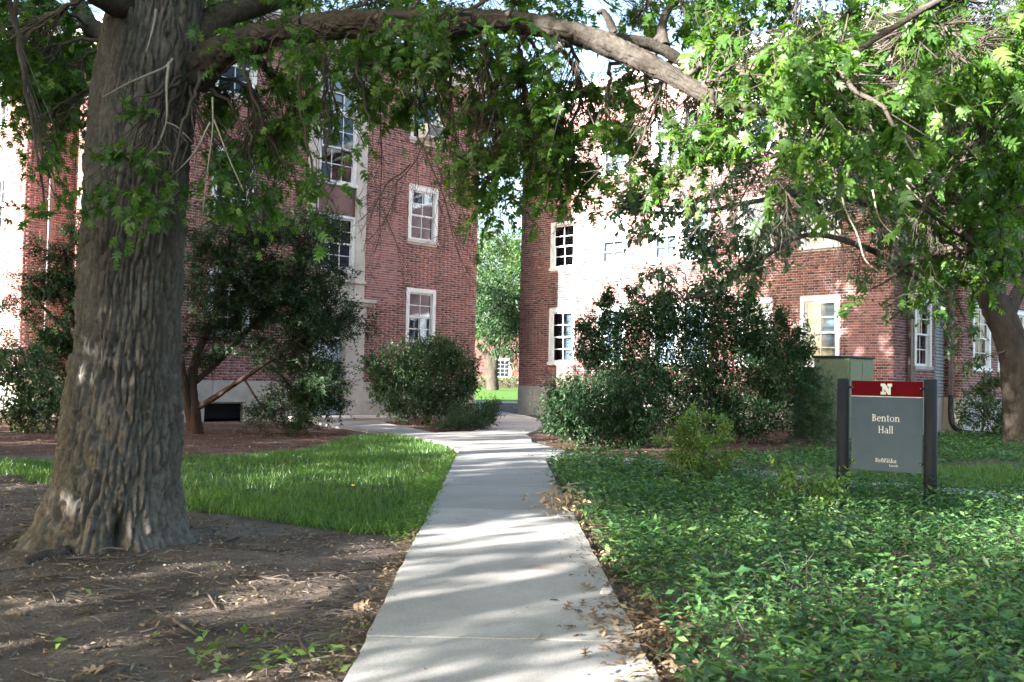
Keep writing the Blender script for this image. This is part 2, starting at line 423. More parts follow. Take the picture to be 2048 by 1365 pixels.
MT['sign_grey'] = surf_mat('sign_grey_paint', [(0.3, (0.058, 0.092, 0.132)), (0.6, (0.066, 0.104, 0.148)), (0.78, (0.092, 0.13, 0.17))], 5, 0.5, 0.03, 60, 0.2)
MT['sign_red'] = surf_mat('sign_red_paint', [(0.3, (0.105, 0.0006, 0.006)), (0.7, (0.12, 0.0008, 0.007))], 3, 0.6, 0.03, 60, 0.08)
MT['sign_white'] = flat_mat('sign_white_paint', (0.78, 0.78, 0.77), 0.5)
MT['cabinet'] = surf_mat('green_cabinet_paint', [(0.3, (0.15, 0.19, 0.11)), (0.6, (0.21, 0.25, 0.15)), (0.8, (0.26, 0.27, 0.18))], 2.2, 0.6, 0.1, 30, 0.35)
MT['cabinet_dark'] = surf_mat('dark_green_cabinet_paint', [(0.3, (0.018, 0.026, 0.022)), (0.7, (0.03, 0.04, 0.034))], 3, 0.6, 0.05, 40, 0.35)
MT['spout'] = surf_mat('brown_downspout', [(0.3, (0.055, 0.035, 0.03)), (0.7, (0.10, 0.065, 0.055))], 4, 0.45, 0.05, 40, 0.4, stretch=(1, 1, 0.3))
MT['grey_spout'] = surf_mat('grey_downspout', [(0.3, (0.13, 0.10, 0.095)), (0.7, (0.22, 0.17, 0.16))], 4, 0.5, 0.05, 40, 0.4, stretch=(1, 1, 0.3))
MT['black_pipe'] = flat_mat('black_drain_pipe', (0.012, 0.012, 0.013), 0.4)
MT['louver'] = surf_mat('louver_grey', [(0.3, (0.28, 0.30, 0.31)), (0.7, (0.36, 0.38, 0.39))], 6, 0.55, 0.05, 40, 0.4)
MT['door'] = surf_mat('door_white_paint', [(0.3, (0.50, 0.55, 0.60)), (0.7, (0.58, 0.63, 0.68))], 3, 0.4, 0.05, 40, 0.4)
MT['ac'] = surf_mat('appliance_enamel', [(0.3, (0.58, 0.57, 0.54)), (0.7, (0.68, 0.67, 0.64))], 8, 0.4, 0.05, 40, 0.4)
MT['flower'] = flat_mat('yellow_petal', (0.75, 0.55, 0.03), 0.7)

def rust_stain(m, x, y, rx, ry, col):
    nt = m.node_tree; N = nt.nodes; L = nt.links
    b = [n for n in N if n.type == 'BSDF_PRINCIPLED'][0]; src = b.inputs['Base Color'].links[0].from_socket
    g = N.new('ShaderNodeNewGeometry'); mp = N.new('ShaderNodeMapping'); mp.vector_type = 'POINT'
    mp.inputs['Location'].default_value = (-x / rx, -y / ry, 0); mp.inputs['Scale'].default_value = (1 / rx, 1 / ry, 0)
    L.new(g.outputs['Position'], mp.inputs[0]); ln = N.new('ShaderNodeVectorMath'); ln.operation = 'LENGTH'; L.new(mp.outputs[0], ln.inputs[0])
    r = ramp(N, [(0.15, (0.75,) * 3), (1.0, (0, 0, 0))]); L.new(ln.outputs['Value'], r.inputs[0])
    mx = N.new('ShaderNodeMix'); mx.data_type = 'RGBA'; L.new(r.outputs[0], mx.inputs[0]); L.new(src, mx.inputs[6]); mx.inputs[7].default_value = (*col, 1)
    L.new(mx.outputs[2], b.inputs['Base Color'])
rs = G(1085, 1146)
rust_stain(MT['concrete'], float(rs[0]), float(rs[1]), 0.17, 0.13, (0.13, 0.075, 0.045))
# ------------------------------------------------------------------ the ground
def axis(lo, hi, fine_lo, fine_hi, step):
    a = np.arange(fine_lo, fine_hi + 1e-6, step)
    l = fine_lo - np.geomspace(0.3, fine_lo - lo, 22)[::-1]; r = fine_hi + np.geomspace(0.3, hi - fine_hi, 22)
    return np.concatenate([l, a, r])
gx = axis(-500, 500, -8, 8, 0.105); gy = axis(-400, 900, 3.0, 20, 0.11)
GX, GY = np.meshgrid(gx, gy, indexing='ij')
GZ = (fbm(GX * 1.1, GY * 1.1, 3) - 0.45) * 0.05 + (fbm(GX * 6 + 40, GY * 6, 3) - 0.45) * 0.03
fade = np.clip(1.3 - np.hypot(GX, GY - 10) / 25, 0, 1)
pathd = np.clip((np.abs(GX + 0.08) - 0.72) / 0.5, 0, 1)
GZ = GZ * fade * (0.2 + 0.8 * pathd) - 0.022
mound = np.exp(-((GX + 2.72) ** 2 + (GY - 6.95) ** 2) / 0.9) * 0.07
GZ = GZ + mound * pathd
def ground_z(x, y):
    i = np.clip(np.searchsorted(gx, x), 0, len(gx) - 1); j = np.clip(np.searchsorted(gy, y), 0, len(gy) - 1)
    return GZ[i, j]
V = np.stack([GX, GY, GZ], -1).reshape(-1, 3)
nx, ny = GX.shape
i = np.arange(nx - 1)[:, None]; j = np.arange(ny - 1)[None, :]
Fq = np.stack([i * ny + j, (i + 1) * ny + j, (i + 1) * ny + j + 1, i * ny + j + 1], -1).reshape(-1, 4)
o = link('ground', np_mesh('ground', V, Fq, True), MT['soil'], origin=(0, 0, 0)); tag(o, kind='structure')

def sheet(name, poly, z, mat):
    """gently uneven sheet that follows the soil"""
    P = np.array(poly, float)
    mb = MB(); mb.add([(p[0], p[1], z) for p in P], [tuple(range(len(P)))])
    return tag(mb.build(name, mat), kind='structure')
def inside(poly, x, y):
    r = np.zeros(np.shape(x), bool); n = len(poly); j = n - 1
    for i in range(n):
        xi, yi = poly[i]; xj, yj = poly[j]
        c = ((yi > y) != (yj > y)) & (x < (xj - xi) * (y - yi) / ((yj - yi) + 1e-12) + xi)
        r ^= c; j = i
    return r
def draped(name, poly, lift, mat, step=0.16, rag=0.25):
    """a patch of surface draped over the soil, with a ragged edge"""
    P = np.array(poly, float); x0, y0 = P.min(0) - 0.3; x1, y1 = P.max(0) + 0.3
    xs = np.arange(x0, x1, step); ys = np.arange(y0, y1, step)
    X, Y = np.meshgrid(xs, ys, indexing='ij')
    wx = X + (fbm(X * 1.7, Y * 1.7, 3) - 0.45) * 2 * rag; wy = Y + (fbm(X * 1.7 + 30, Y * 1.7, 3) - 0.45) * 2 * rag
    ok = inside(P, wx, wy)
    Z = ground_z(X, Y) + lift
    idx = -np.ones(X.shape, int); V = np.stack([X, Y, Z], -1).reshape(-1, 3)
    a, b = X.shape
    i = np.arange(a - 1)[:, None]; j = np.arange(b - 1)[None, :]
    m = (ok[:-1, :-1] & ok[1:, :-1] & ok[:-1, 1:] & ok[1:, 1:]).reshape(-1)
    F_ = np.stack([i * b + j, (i + 1) * b + j, (i + 1) * b + j + 1, i * b + j + 1], -1).reshape(-1, 4)[m]
    used = np.unique(F_); remap = np.zeros(len(V), int); remap[used] = np.arange(len(used))
    return tag(link(name, np_mesh(name, V[used], remap[F_], True), mat), kind='structure')
LAWN = [(-5.0, 13.6), (-4.04, 14.4), (-3.3, 15.25), (-3.2, 17.2), (-2.9, 19.2), (-2.62, 19.9), (-2.05, 19.2), (-1.3, 17.6), (-0.86, 15.9), (-0.74, 9.2),
        (-0.72, 8.0), (-0.80, 7.75), (-1.25, 7.85), (-1.72, 8.1), (-2.35, 8.5), (-2.9, 8.75), (-3.3, 9.6), (-3.9, 11.6)]
TUFT = [(-8.2, 13.8), (-5.9, 12.6), (-5.0, 11.3), (-4.9, 10.6), (-5.9, 11.3), (-7.6, 12.0)]
RGRASS = [(4.0, 12.9), (5.1, 11.75), (6.0, 11.45), (9.5, 10.8), (14, 13.5), (11.5, 17.0), (8.2, 16.0), (5.2, 14.6)]
BACKIVY = [(3.0, 15.4), (4.0, 13.2), (5.2, 14.8), (8.2, 16.2), (12.5, 17.4), (15, 22), (12.6, 25.6), (9.9, 23.0), (7.4, 20.3), (4.6, 17.2)]
draped('lawn', LAWN, 0.006, MT['turf'], 0.12, 0.14)
draped('lawn', TUFT, 0.006, MT['turf'], 0.12, 0.2)
draped('lawn', RGRASS, 0.006, MT['turf'], 0.2, 0.2)
MULCH_L = [(-12, 13.5), (-5.2, 13.9), (-4.1, 14.9), (-3.4, 15.6), (-3.35, 17.4), (-3.05, 19.4), (-2.7, 20.2), (-3.4, 21.0), (-4.1, 22.0), (-5.1, 23.5), (-8, 22.8), (-13, 24)]
draped('planting_bed', MULCH_L, 0.004, MT['mulch'], 0.2, 0.2)
MULCH_M = [(-3.0, 24.3), (-1.65, 20.8), (-0.9, 21.6), (-0.5, 25.4), (-0.5, 29.4), (-1.3, 29.8), (-4.1, 26.9)]
draped('planting_bed', MULCH_M, 0.004, MT['mulch'], 0.2, 0.1)
MULCH_R = [(0.95, 28.2), (0.9, 24.4), (0.75, 22.6), (0.42, 20.7), (0.55, 19.6), (0.52, 18.3), (0.95, 16.7), (1.9, 15.6), (3.2, 14.6), (4.2, 16.6), (7.2, 20.3), (9.6, 23.2), (0.6, 32.2)]
draped('planting_bed', MULCH_R, 0.004, MT['mulch'], 0.2, 0.1)
sheet('far_lawn', [(-60, 46.6), (60, 46.6), (60, 120), (-60, 120)], 0.0, MT['far_turf'])

# ------------------------------------------------------------------ concrete walks, slab by slab
walk = tag(empty('path', (0, 10, 0)), kind='structure')
def slab(poly, mat='concrete', z=0.03, name='slab', parent=None):
    c = np.mean(np.array(poly), 0)
    P = [tuple(c + (np.array(p) - c) * (1 - 0.006 / max(0.3, np.linalg.norm(np.array(p) - c)))) for p in poly]
    E_ = []
    for a, b in zip(P, P[1:] + P[:1]):
        a = np.array(a); b = np.array(b); ln = np.linalg.norm(b - a); m = max(1, int(ln / 0.10)); nv = np.array([b[1] - a[1], a[0] - b[0]]) / max(ln, 1e-6)
        w = 0
        for q in range(m):
            w = 0.6 * w + random.gauss(0, 0.0035) - (0.012 if random.random() < 0.04 else 0)
            E_.append(tuple(a + (b - a) * q / m + (nv * (w if q else 0)) * (1 if np.dot(nv, (a + b) / 2 - c) > 0 else -1)))
    mb = MB().prism(E_, -0.10, z + random.uniform(-0.0012, 0.0012))
    return mb.build(name, MT[mat], parent or walk, bevel=0.003)
MT['joint'] = flat_mat('joint_dirt', (0.05, 0.038, 0.03), 0.95, 0.05)
MB().prism([(-0.60, 0.5), (0.60, 0.5), (0.50, 15.5), (-0.76, 15.5)], -0.08, 0.0235).build('joint_dirt', MT['joint'], walk)
lx = lambda y: float(np.interp(y, [0, 4, 8.5, 16], [-0.64, -0.65, -0.72, -0.83]))
rx = lambda y: float(np.interp(y, [0, 4, 8.4, 14.4], [0.66, 0.64, 0.60, 0.54]))
cuts = [0.4, 2.2, 3.1, 4.62, 9.05, 10.95, 13.2]
for a, b in zip(cuts[:-1], cuts[1:]):
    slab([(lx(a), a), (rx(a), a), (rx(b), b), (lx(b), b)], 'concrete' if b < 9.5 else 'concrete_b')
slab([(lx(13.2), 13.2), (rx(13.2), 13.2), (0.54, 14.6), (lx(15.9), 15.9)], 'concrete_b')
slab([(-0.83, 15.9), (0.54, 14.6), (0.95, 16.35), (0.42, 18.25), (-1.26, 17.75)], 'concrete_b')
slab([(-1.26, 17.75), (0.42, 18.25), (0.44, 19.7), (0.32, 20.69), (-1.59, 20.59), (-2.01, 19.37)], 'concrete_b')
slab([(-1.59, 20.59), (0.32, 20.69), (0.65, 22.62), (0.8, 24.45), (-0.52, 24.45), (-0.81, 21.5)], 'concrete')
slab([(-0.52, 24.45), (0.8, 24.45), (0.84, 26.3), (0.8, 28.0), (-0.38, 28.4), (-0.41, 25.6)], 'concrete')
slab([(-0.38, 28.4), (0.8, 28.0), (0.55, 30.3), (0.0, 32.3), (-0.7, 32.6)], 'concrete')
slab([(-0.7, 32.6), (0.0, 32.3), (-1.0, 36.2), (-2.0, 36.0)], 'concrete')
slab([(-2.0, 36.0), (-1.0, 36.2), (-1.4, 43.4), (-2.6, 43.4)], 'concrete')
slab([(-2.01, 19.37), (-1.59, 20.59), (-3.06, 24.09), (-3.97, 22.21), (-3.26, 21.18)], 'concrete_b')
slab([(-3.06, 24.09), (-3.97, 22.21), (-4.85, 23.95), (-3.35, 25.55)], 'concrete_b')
for k in range(8):
    slab([(-24 + 6 * k, 43.4), (-18 + 6 * k, 43.4), (-18 + 6 * k, 46.6), (-24 + 6 * k, 46.6)], 'concrete_b')
cl = smooth_path([(0.75, 15.5), (1.5, 14.9), (2.5, 14.0), (3.6, 12.7), (4.6, 11.75), (5.6, 11.05), (7.0, 10.35), (9.0, 9.8), (11, 9.5)], 41)
T2 = np.gradient(cl, axis=0); T2 /= np.linalg.norm(T2, axis=1)[:, None]; N2 = np.stack([-T2[:, 1], T2[:, 0]], 1)
for k in range(0, 40, 5):
    ids = [k, k + 2, k + 5] if k + 5 < 41 else [k, 40]
    A = [cl[i] + N2[i] * 0.42 for i in ids]; B = [cl[i] - N2[i] * 0.42 for i in ids]
    slab([tuple(p) for p in B] + [tuple(p) for p in A[::-1]], 'concrete_b')

# ------------------------------------------------------------------ brick halls
COURSE = 0.0677; JOINT = 0.011; STR = 0.1945; HDR = 0.0915; PROUD = 0.008
PERIOD = STR + HDR + 2 * JOINT
class Face:
    """a vertical wall face: u runs along it, z up, d out of it"""
    def __init__(self, o, u, n):
        self.o = np.array([o[0], o[1], 0.0]); self.u = np.array([u[0], u[1], 0.0]); self.n = np.array([n[0], n[1], 0.0])
    def p(self, u, z, d=0.0):
        return self.o + self.u * u + self.n * d + np.array([0, 0, z])
    def bx(self, mb, u0, u1, z0, z1, d0, d1):
        mb.box(self.p(u0, z0, d0), self.u * (u1 - u0), (0, 0, z1 - z0), self.n * (d1 - d0)); return mb
    def px(self, px, py):
        return hit(px, py, self.n[:2], self.o[:2], self.u[:2])
def wall(parent, fc, L, z0, z1, holes, singles=None, u_start=0.0, u_bricks=99.0):
    us = sorted({u_start, L} | {h[0] for h in holes} | {h[1] for h in holes}); zs = sorted({z0, z1} | {h[2] for h in holes} | {h[3] for h in holes})
    us = [a for a in us if u_start <= a <= L]; zs = [a for a in zs if z0 <= a <= z1]
    mb = MB()
    for a, b in zip(us[:-1], us[1:]):
        for c, d in zip(zs[:-1], zs[1:]):
            um, zm = (a + b) / 2, (c + d) / 2
            if any(h[0] < um < h[1] and h[2] < zm < h[3] for h in holes): continue
            q = [fc.p(a, c), fc.p(b, c), fc.p(b, d), fc.p(a, d)]
            if np.dot(np.cross(q[1] - q[0], q[2] - q[1]), fc.n) < 0: q = q[::-1]
            mb.add(q, [(0, 1, 2, 3)])
    mb.build('wall', MT['mortar'], parent)
    rows = int((z1 - z0) / COURSE); L = min(L, u_bricks)
    U0 = []; U1 = []; Z0 = []; ones = []
    for r in range(rows):
        za = z0 + r * COURSE + JOINT / 2; zb = za + COURSE - JOINT
        blocked = sorted([(h[0], h[1]) for h in holes if h[2] < zb and h[3] > za])
        t = u_start - PERIOD + (PERIOD / 2 if r % 2 else 0.0)
        k = 0
        while t < L:
            ln = STR if k % 2 == 0 else HDR
            segs = [(max(t, u_start), min(t + ln, L))]
            for b0, b1 in blocked:
                ns = []
                for s0, s1 in segs:
                    if b1 <= s0 or b0 >= s1: ns.append((s0, s1)); continue
                    if s0 < b0 - JOINT: ns.append((s0, b0 - 0.004))
                    if s1 > b1 + JOINT: ns.append((b1 + 0.004, s1))
                segs = ns
            for s0, s1 in segs:
                if s1 - s0 > 0.02:
                    if singles and abs(s1 - s0 - ln) < 1e-6 and any(q[0] < s0 and s1 < q[1] and q[2] < za and zb < q[3] for q in singles) and len(ones) < 300:
                        ones.append((s0, za, k % 2))
                    else:
                        U0.append(s0); U1.append(s1); Z0.append(za)
            t += ln + JOINT; k += 1
    U0 = np.array(U0); U1 = np.array(U1); Z0 = np.array(Z0); n = len(U0)
    jit = RNG.normal(0, 0.0012, n); DP = PROUD + RNG.normal(0, 0.0011, n)
    V = np.zeros((n, 8, 3))
    for k, (uu, zz, dd) in enumerate([(0, 0, 0), (1, 0, 0), (1, 1, 0), (0, 1, 0), (0, 0, 1), (1, 0, 1), (1, 1, 1), (0, 1, 1)]):
        u = np.where(uu, U1, U0) + jit * 0.5; z = Z0 + (COURSE - JOINT) * zz + jit
        V[:, k] = fc.o + u[:, None] * fc.u + (dd * DP)[:, None] * fc.n if False else fc.o + u[:, None] * fc.u + ((DP if dd else np.full(n, -0.002)))[:, None] * fc.n
        V[:, k, 2] = z
    fl = np.array([[4, 5, 6, 7], [0, 1, 5, 4], [1, 2, 6, 5], [2, 3, 7, 6], [3, 0, 4, 7]])
    if np.dot(np.cross(fc.u, [0, 0, 1]), fc.n) < 0: fl = fl[:, ::-1]
    ex = PROUD * 0 + EYE   # a course shows its upper bed below eye height, its lower bed above it
    Fq = np.arange(n)[:, None, None] * 8 + fl[None]
    hi = Z0 > 1.9; lo = Z0 < 0.6
    Fq = np.concatenate([Fq[:, [0, 2, 4]].reshape(-1, 4), Fq[~lo][:, 1], Fq[~hi][:, 3]])
    tag(link('brickwork', np_mesh('brickwork', V.reshape(-1, 3), Fq), MT['brick'], parent), kind='stuff')
    if ones:
        mesh = []
        for ln in (STR, HDR):
            b = MB(); b.box((0, 0, 0), fc.u * ln, (0, 0, COURSE - JOINT), fc.n * (PROUD + 0.002))
            me = bpy.data.meshes.new('brick'); me.from_pydata(b.v, [], b.f); me.update(); me.materials.append(MT['brick_one']); mesh.append(me)
        pl = world_loc(parent)
        for s0, za, k in ones:
            q = bpy.data.objects.new('brick', mesh[k]); COL.objects.link(q); q.parent = parent
            q.location = Vector([float(c) for c in fc.p(s0, za, -0.002 + random.gauss(0, 0.001))]) - pl
def window(parent, fc, u0, u1, z0, z1, cols=2, rows=2, mat='white', blind='blind', sill='white', solid_top=False, case=0.115, blind_z=0.0):
    mb = MB()
    fc.bx(mb, u0, u0 + case, z0 + 0.09, z1, -0.12, 0.028); fc.bx(mb, u1 - case, u1, z0 + 0.09, z1, -0.12, 0.028)
    fc.bx(mb, u0 + case, u1 - case, z1 - case, z1, -0.12, 0.026)
    w = mb.build('window', MT[mat], parent, bevel=0.004)
    s = MB(); fc.bx(s, u0 - 0.03, u1 + 0.03, z0, z0 + 0.09, -0.12, 0.06)
    s.build('sill', MT[sill], w, bevel=0.006)
    a, b = u0 + case + 0.002, u1 - case - 0.002; c, d = z0 + 0.092, z1 - case - 0.002; m = (c + d) / 2
    for top in (False, True):
        zz0, zz1 = (m - 0.02, d) if top else (c, m + 0.02)
        d0 = -0.058 if top else -0.098; d1 = d0 + 0.036
        sh = MB(); fw = 0.045
        fc.bx(sh, a, a + fw, zz0, zz1, d0, d1); fc.bx(sh, b - fw, b, zz0, zz1, d0, d1)
        fc.bx(sh, a + fw, b - fw, zz0, zz0 + fw + (0.02 if not top else 0), d0, d1); fc.bx(sh, a + fw, b - fw, zz1 - fw, zz1, d0, d1)
        ga, gb, gc, gd = a + fw, b - fw, zz0 + fw + (0.02 if not top else 0), zz1 - fw
        if top and solid_top:
            fc.bx(sh, ga, gb, gc, gd, d0 + 0.01, d1 - 0.008)
            sh.build('sash', MT[mat], w, bevel=0.002); continue
        mw = 0.024
        cu = [ga + (gb - ga) * k / cols for k in range(cols + 1)]; cz = [gc + (gd - gc) * k / rows for k in range(rows + 1)]
        for k in cu[1:-1]: fc.bx(sh, k - mw / 2, k + mw / 2, gc, gd, d0 + 0.006, d1 - 0.004)
        for k in cz[1:-1]:
            for q in range(cols):
                fc.bx(sh, cu[q] + (mw / 2 if q else 0), cu[q + 1] - (mw / 2 if q < cols - 1 else 0), k - mw / 2, k + mw / 2, d0 + 0.007, d1 - 0.005)
        sh.build('sash', MT[mat], w, bevel=0.002)
        for ci in range(cols):
            for ri in range(rows):
                g = MB(); fc.bx(g, cu[ci] - (0 if ci == 0 else -mw / 2) , cu[ci + 1] - (mw / 2 if ci < cols - 1 else 0), cz[ri] + (mw / 2 if ri else 0), cz[ri + 1] - (mw / 2 if ri < rows - 1 else 0), d0 + 0.015, d0 + 0.019)
                g.build('pane', MT['screen_glass' if mat == 'old_white' else 'glass'], w)
    if blind:
        bl = MB(); z = c + (d - c) * blind_z
        k = int((d - z) / 0.05)
        for q in range(k):
            zq = z + (d - z) * q / k
            fc.bx(bl, a + 0.01, b - 0.01, zq, zq + (d - z) / k * 0.96, -0.165 - 0.012 * (q % 2), -0.16 - 0.012 * (q % 2))
        bl.build('blind' if blind.startswith('blind') else 'curtain', MT[blind], w)
    return w
def prismz(parent, name, fc, u0, u1, z0, z1, d0, d1, mat, bevel=0.0):
    return fc.bx(MB(), u0, u1, z0, z1, d0, d1).build(name, MT[mat], parent, bevel)
def plinth(parent, fc, L, z1, holes=(), u_start=0.0, blk=1.35):
    """limestone foundation, block by block, joints between"""
    rows = [(-0.15, z1 * 0.46), (z1 * 0.46, z1)]
    for r, (a, b) in enumerate(rows):
        u = u_start; k = 0
        while u < L - 0.01:
            ln = min(blk * (0.5 if (r and k == 0) else 1.0), L - u)
            if L - (u + ln) < 0.3: ln = L - u
            seg = [(u + 0.004, u + ln - 0.004)]
            for h in holes:
                if h[2] < b and h[3] > a:
                    ns = []
                    for s0, s1 in seg:
                        if h[1] <= s0 or h[0] >= s1: ns.append((s0, s1)); continue
                        if s0 < h[0]: ns.append((s0, h[0]))
                        if s1 > h[1]: ns.append((h[1], s1))
                    seg = ns
            for s0, s1 in seg:
                if s1 - s0 > 0.03:
                    prismz(parent, 'foundation_block', fc, s0, s1, a + (0.003 if r else 0), b - 0.003, -0.10, 0.030 + 0.002 * ((k + r) % 2), 'stone', 0.005)
            u += ln; k += 1
    for h in holes:
        pass
def louver_panel(parent, fc, u0, u1, z0, z1):
    p = prismz(parent, 'louver_frame', fc, u0, u1, z0, z1, 0.0, 0.02, 'louver')
    k = int((z1 - z0) / 0.085)
    for q in range(k):
        z = z0 + (z1 - z0) * q / k
        mb = MB(); a, b = u0 + 0.02, u1 - 0.02
        P = [fc.p(a, z, 0.021), fc.p(b, z, 0.021), fc.p(b, z + 0.01, 0.06), fc.p(a, z + 0.01, 0.06), fc.p(a, z + 0.075, 0.021), fc.p(b, z + 0.075, 0.021), fc.p(b, z + 0.02, 0.06), fc.p(a, z + 0.02, 0.06)]
        mb.add(P, [(0, 1, 2, 3), (3, 2, 6, 7), (7, 6, 5, 4), (0, 3, 7, 4), (1, 5, 6, 2)])
        mb.build('slat', MT['louver'], p)
def downspout(parent, fc, u, z0, z1, w=0.09, mat='spout', d0=0.05):
    s = prismz(parent, 'downspout', fc, u - w / 2, u + w / 2, z0, z1, d0, d0 + 0.08, mat, 0.012)
    z = z0 + 0.8
    while z < z1:
        prismz(parent, 'downspout_strap', fc, u - w / 2 - 0.03, u + w / 2 + 0.03, z, z + 0.03, 0.009, d0 + 0.085, mat); z += 2.4
    return s

# ---- left hall
HL = 10.1
hallL = empty('brick_hall', (C1[0] - 3.4, C1[1] - 3.4, 0), 'red brick hall with stone framed stair bay behind the big oak', 'building', 'brick halls')
W1L = 9.9; REC = 6.2
f1 = Face(C1, uL, nL)
PL = 1.0
colR = (1.65, 2.77); colL = (7.82, 8.95); bay = (4.3, 6.22)
wz = [(2.11, 3.76), (5.11, 6.76), (8.1, 9.75)]
holes = [(c[0], c[1], a, b) for c in (colR, colL) for a, b in wz] + [(bay[0], bay[1], PL - 0.001, 9.85)]
wall(hallL, f1, W1L, PL, HL, holes, singles=[(2.95, 4.25, 3.2, 5.9)])
bwin = (7.94, 8.98, 0.05, 0.455)
plinth(hallL, f1, W1L, PL, [bwin, (bay[0], bay[1], -1, 3)])
for k, (a, b) in enumerate(wz):
    window(hallL, f1, *colR, a, b, mat='old_white', blind='blind_dark' if k < 2 else None, sill='stone')
    window(hallL, f1, *colL, a, b, mat='old_white', blind='curtain', sill='stone')
bw = prismz(hallL, 'basement_window', f1, bwin[0], bwin[1], bwin[2], bwin[3], -0.25, -0.12, 'dark')
prismz(hallL, 'basement_window_frame', f1, bwin[0], bwin[1], bwin[3] - 0.03, bwin[3], -0.11, -0.06, 'stone')
# stair bay: pilasters, windows, spandrel, door
pw = 0.34
for a, b in ((bay[0], bay[0] + pw), (bay[1] - pw, bay[1])):
    for q, (z0, z1) in enumerate([(3.30, 5.0), (5.004, 7.0), (7.004, 9.0), (9.004, 9.85)]):
        prismz(hallL, 'stone_pilaster', f1, a, b, z0, z1, -0.25, 0.055, 'stone', 0.006)
ua, ub = bay[0] + pw + 0.003, bay[1] - pw - 0.003
prismz(hallL, 'stone_panel', f1, ua, ub, 3.30, 3.72, -0.2, 0.03, 'stone', 0.005)
prismz(hallL, 'stone_ledge', f1, bay[0] - 0.02, bay[1] + 0.02, 3.723, 3.80, 0.057, 0.11, 'stone', 0.006)
prismz(hallL, 'stone_panel', f1, ua, ub, 3.803, 4.0, -0.2, 0.035, 'stone', 0.005)
window(hallL, f1, ua, ub, 4.003, 5.56, cols=3, rows=2, mat='old_white', blind='blind_dark', sill='old_white', case=0.07)
prismz(hallL, 'spandrel_panel', f1, ua, ub, 5.563, 6.37, -0.15, -0.02, 'brown_panel')
window(hallL, f1, ua, ub, 6.373, 8.42, cols=3, rows=2, mat='old_white', blind=None, sill='old_white', case=0.07)
# arched head light
am = (ua + ub) / 2; ar = (ub - ua) / 2
arc = [(am + ar * math.cos(t), 9.0 + (ar - 0.05) * math.sin(t) * 0.82) for t in np.linspace(0, math.pi, 17)]
mb = MB()
for (p0, p1) in zip(arc[:-1], arc[1:]):
    mb.add([f1.p(p0[0], p0[1], -0.25), f1.p(p1[0], p1[1], -0.25), f1.p(p1[0], 9.85, -0.25), f1.p(p0[0], 9.85, -0.25),
            f1.p(p0[0], p0[1], 0.03), f1.p(p1[0], p1[1], 0.03), f1.p(p1[0], 9.85, 0.03), f1.p(p0[0], 9.85, 0.03)],
           [(4, 5, 6, 7), (7, 6, 5, 4), (0, 1, 5, 4)])
mb.build('arch_panel', MT['stone'], hallL)
ah = MB(); f1.bx(ah, ua, ub, 8.423, 8.50, -0.12, -0.03)
f1.bx(ah, ua, ua + 0.06, 8.50, 9.0, -0.12, -0.03); f1.bx(ah, ub - 0.06, ub, 8.50, 9.0, -0.12, -0.03)
for k in (1, 2): f1.bx(ah, ua + (ub - ua) * k / 3 - 0.012, ua + (ub - ua) * k / 3 + 0.012, 8.50, 9.5, -0.10, -0.07)
f1.bx(ah, ua + 0.06, ub - 0.06, 8.92, 8.945, -0.099, -0.071)
awn = ah.build('arched_window', MT['old_white'], hallL)
gl = MB(); gl.add([f1.p(p[0], p[1], -0.13) for p in arc] + [f1.p(ua, 8.45, -0.13), f1.p(ub, 8.45, -0.13)], [tuple(range(len(arc))) + (17, 18)])
gl.build('pane', MT['glass'], awn)
# door case
prismz(hallL, 'door_cornice', f1, 4.02, 6.50, 3.20, 3.297, 0.0, 0.26, 'stone', 0.012)
prismz(hallL, 'door_cornice', f1, 4.10, 6.42, 3.10, 3.197, 0.0, 0.18, 'stone', 0.01)
prismz(hallL, 'door_lintel', f1, 4.24, 6.28, 2.78, 3.097, -0.3, 0.10, 'stone', 0.008)
for a, b in ((4.28, 4.90), (5.95, 6.26)):
    prismz(hallL, 'door_pilaster', f1, a, b, 0.10, 1.06, -0.3, 0.09, 'stone', 0.008)
    prismz(hallL, 'door_pilaster', f1, a, b, 1.065, 2.777, -0.3, 0.085, 'stone', 0.008)
dr = prismz(hallL, 'door', f1, 4.905, 5.945, 0.10, 2.15, -0.26, -0.20, 'door', 0.006)
for z0, z1 in ((0.3, 0.95), (1.1, 2.0)):
    for a in (5.0, 5.46): prismz(dr, 'door_panel', f1, a, a + 0.38, z0, z1, -0.198, -0.185, 'door', 0.006)
f1.bx(MB(), 5.0, 5.04, 1.0, 1.12, -0.198, -0.13).build('door_handle', MT['post'], dr, 0.006)
prismz(hallL, 'transom_bar', f1, 4.905, 5.945, 2.153, 2.23, -0.26, -0.12, 'old_white', 0.006)
prismz(hallL, 'transom_pane', f1, 4.905, 5.945, 2.233, 2.775, -0.22, -0.21, 'glass')
step = prismz(hallL, 'door_step', f1, 3.95, 6.75, -0.1, 0.095, 0.10, 1.55, 'stone', 0.012)
# recessed wing to the left of the oak
wl_end = C1 + uL * W1L
f2 = Face(wl_end, -nL, uL)                      # sunlit return
wall(hallL, f2, REC, PL, HL, []); plinth(hallL, f2, REC, PL)
oA = wl_end - nL * REC
f3 = Face(oA, uL, nL)
LA = f3.px(47, 460)[0]
uD = f3.px(100, 400)[0]
wall(hallL, f3, LA, PL, HL, []); plinth(hallL, f3, LA, PL)
downspout(hallL, f3, uD, 0.3, HL - 0.3, 0.12, 'grey_spout')
oB = oA + uL * LA
f4 = Face(oB, -nL, uL)
b0 = f4.px(12, 430)[0]
hb = [(b0, b0 + 1.1, 5.1, 6.76), (b0, b0 + 1.1, 2.1, 3.76), (b0, b0 + 1.1, 8.1, 9.75)]
wall(hallL, f4, 9.0, PL, HL, hb, u_bricks=6.0); plinth(hallL, f4, 9.0, PL)
for h in hb: window(hallL, f4, *h, mat='white', sill='stone')
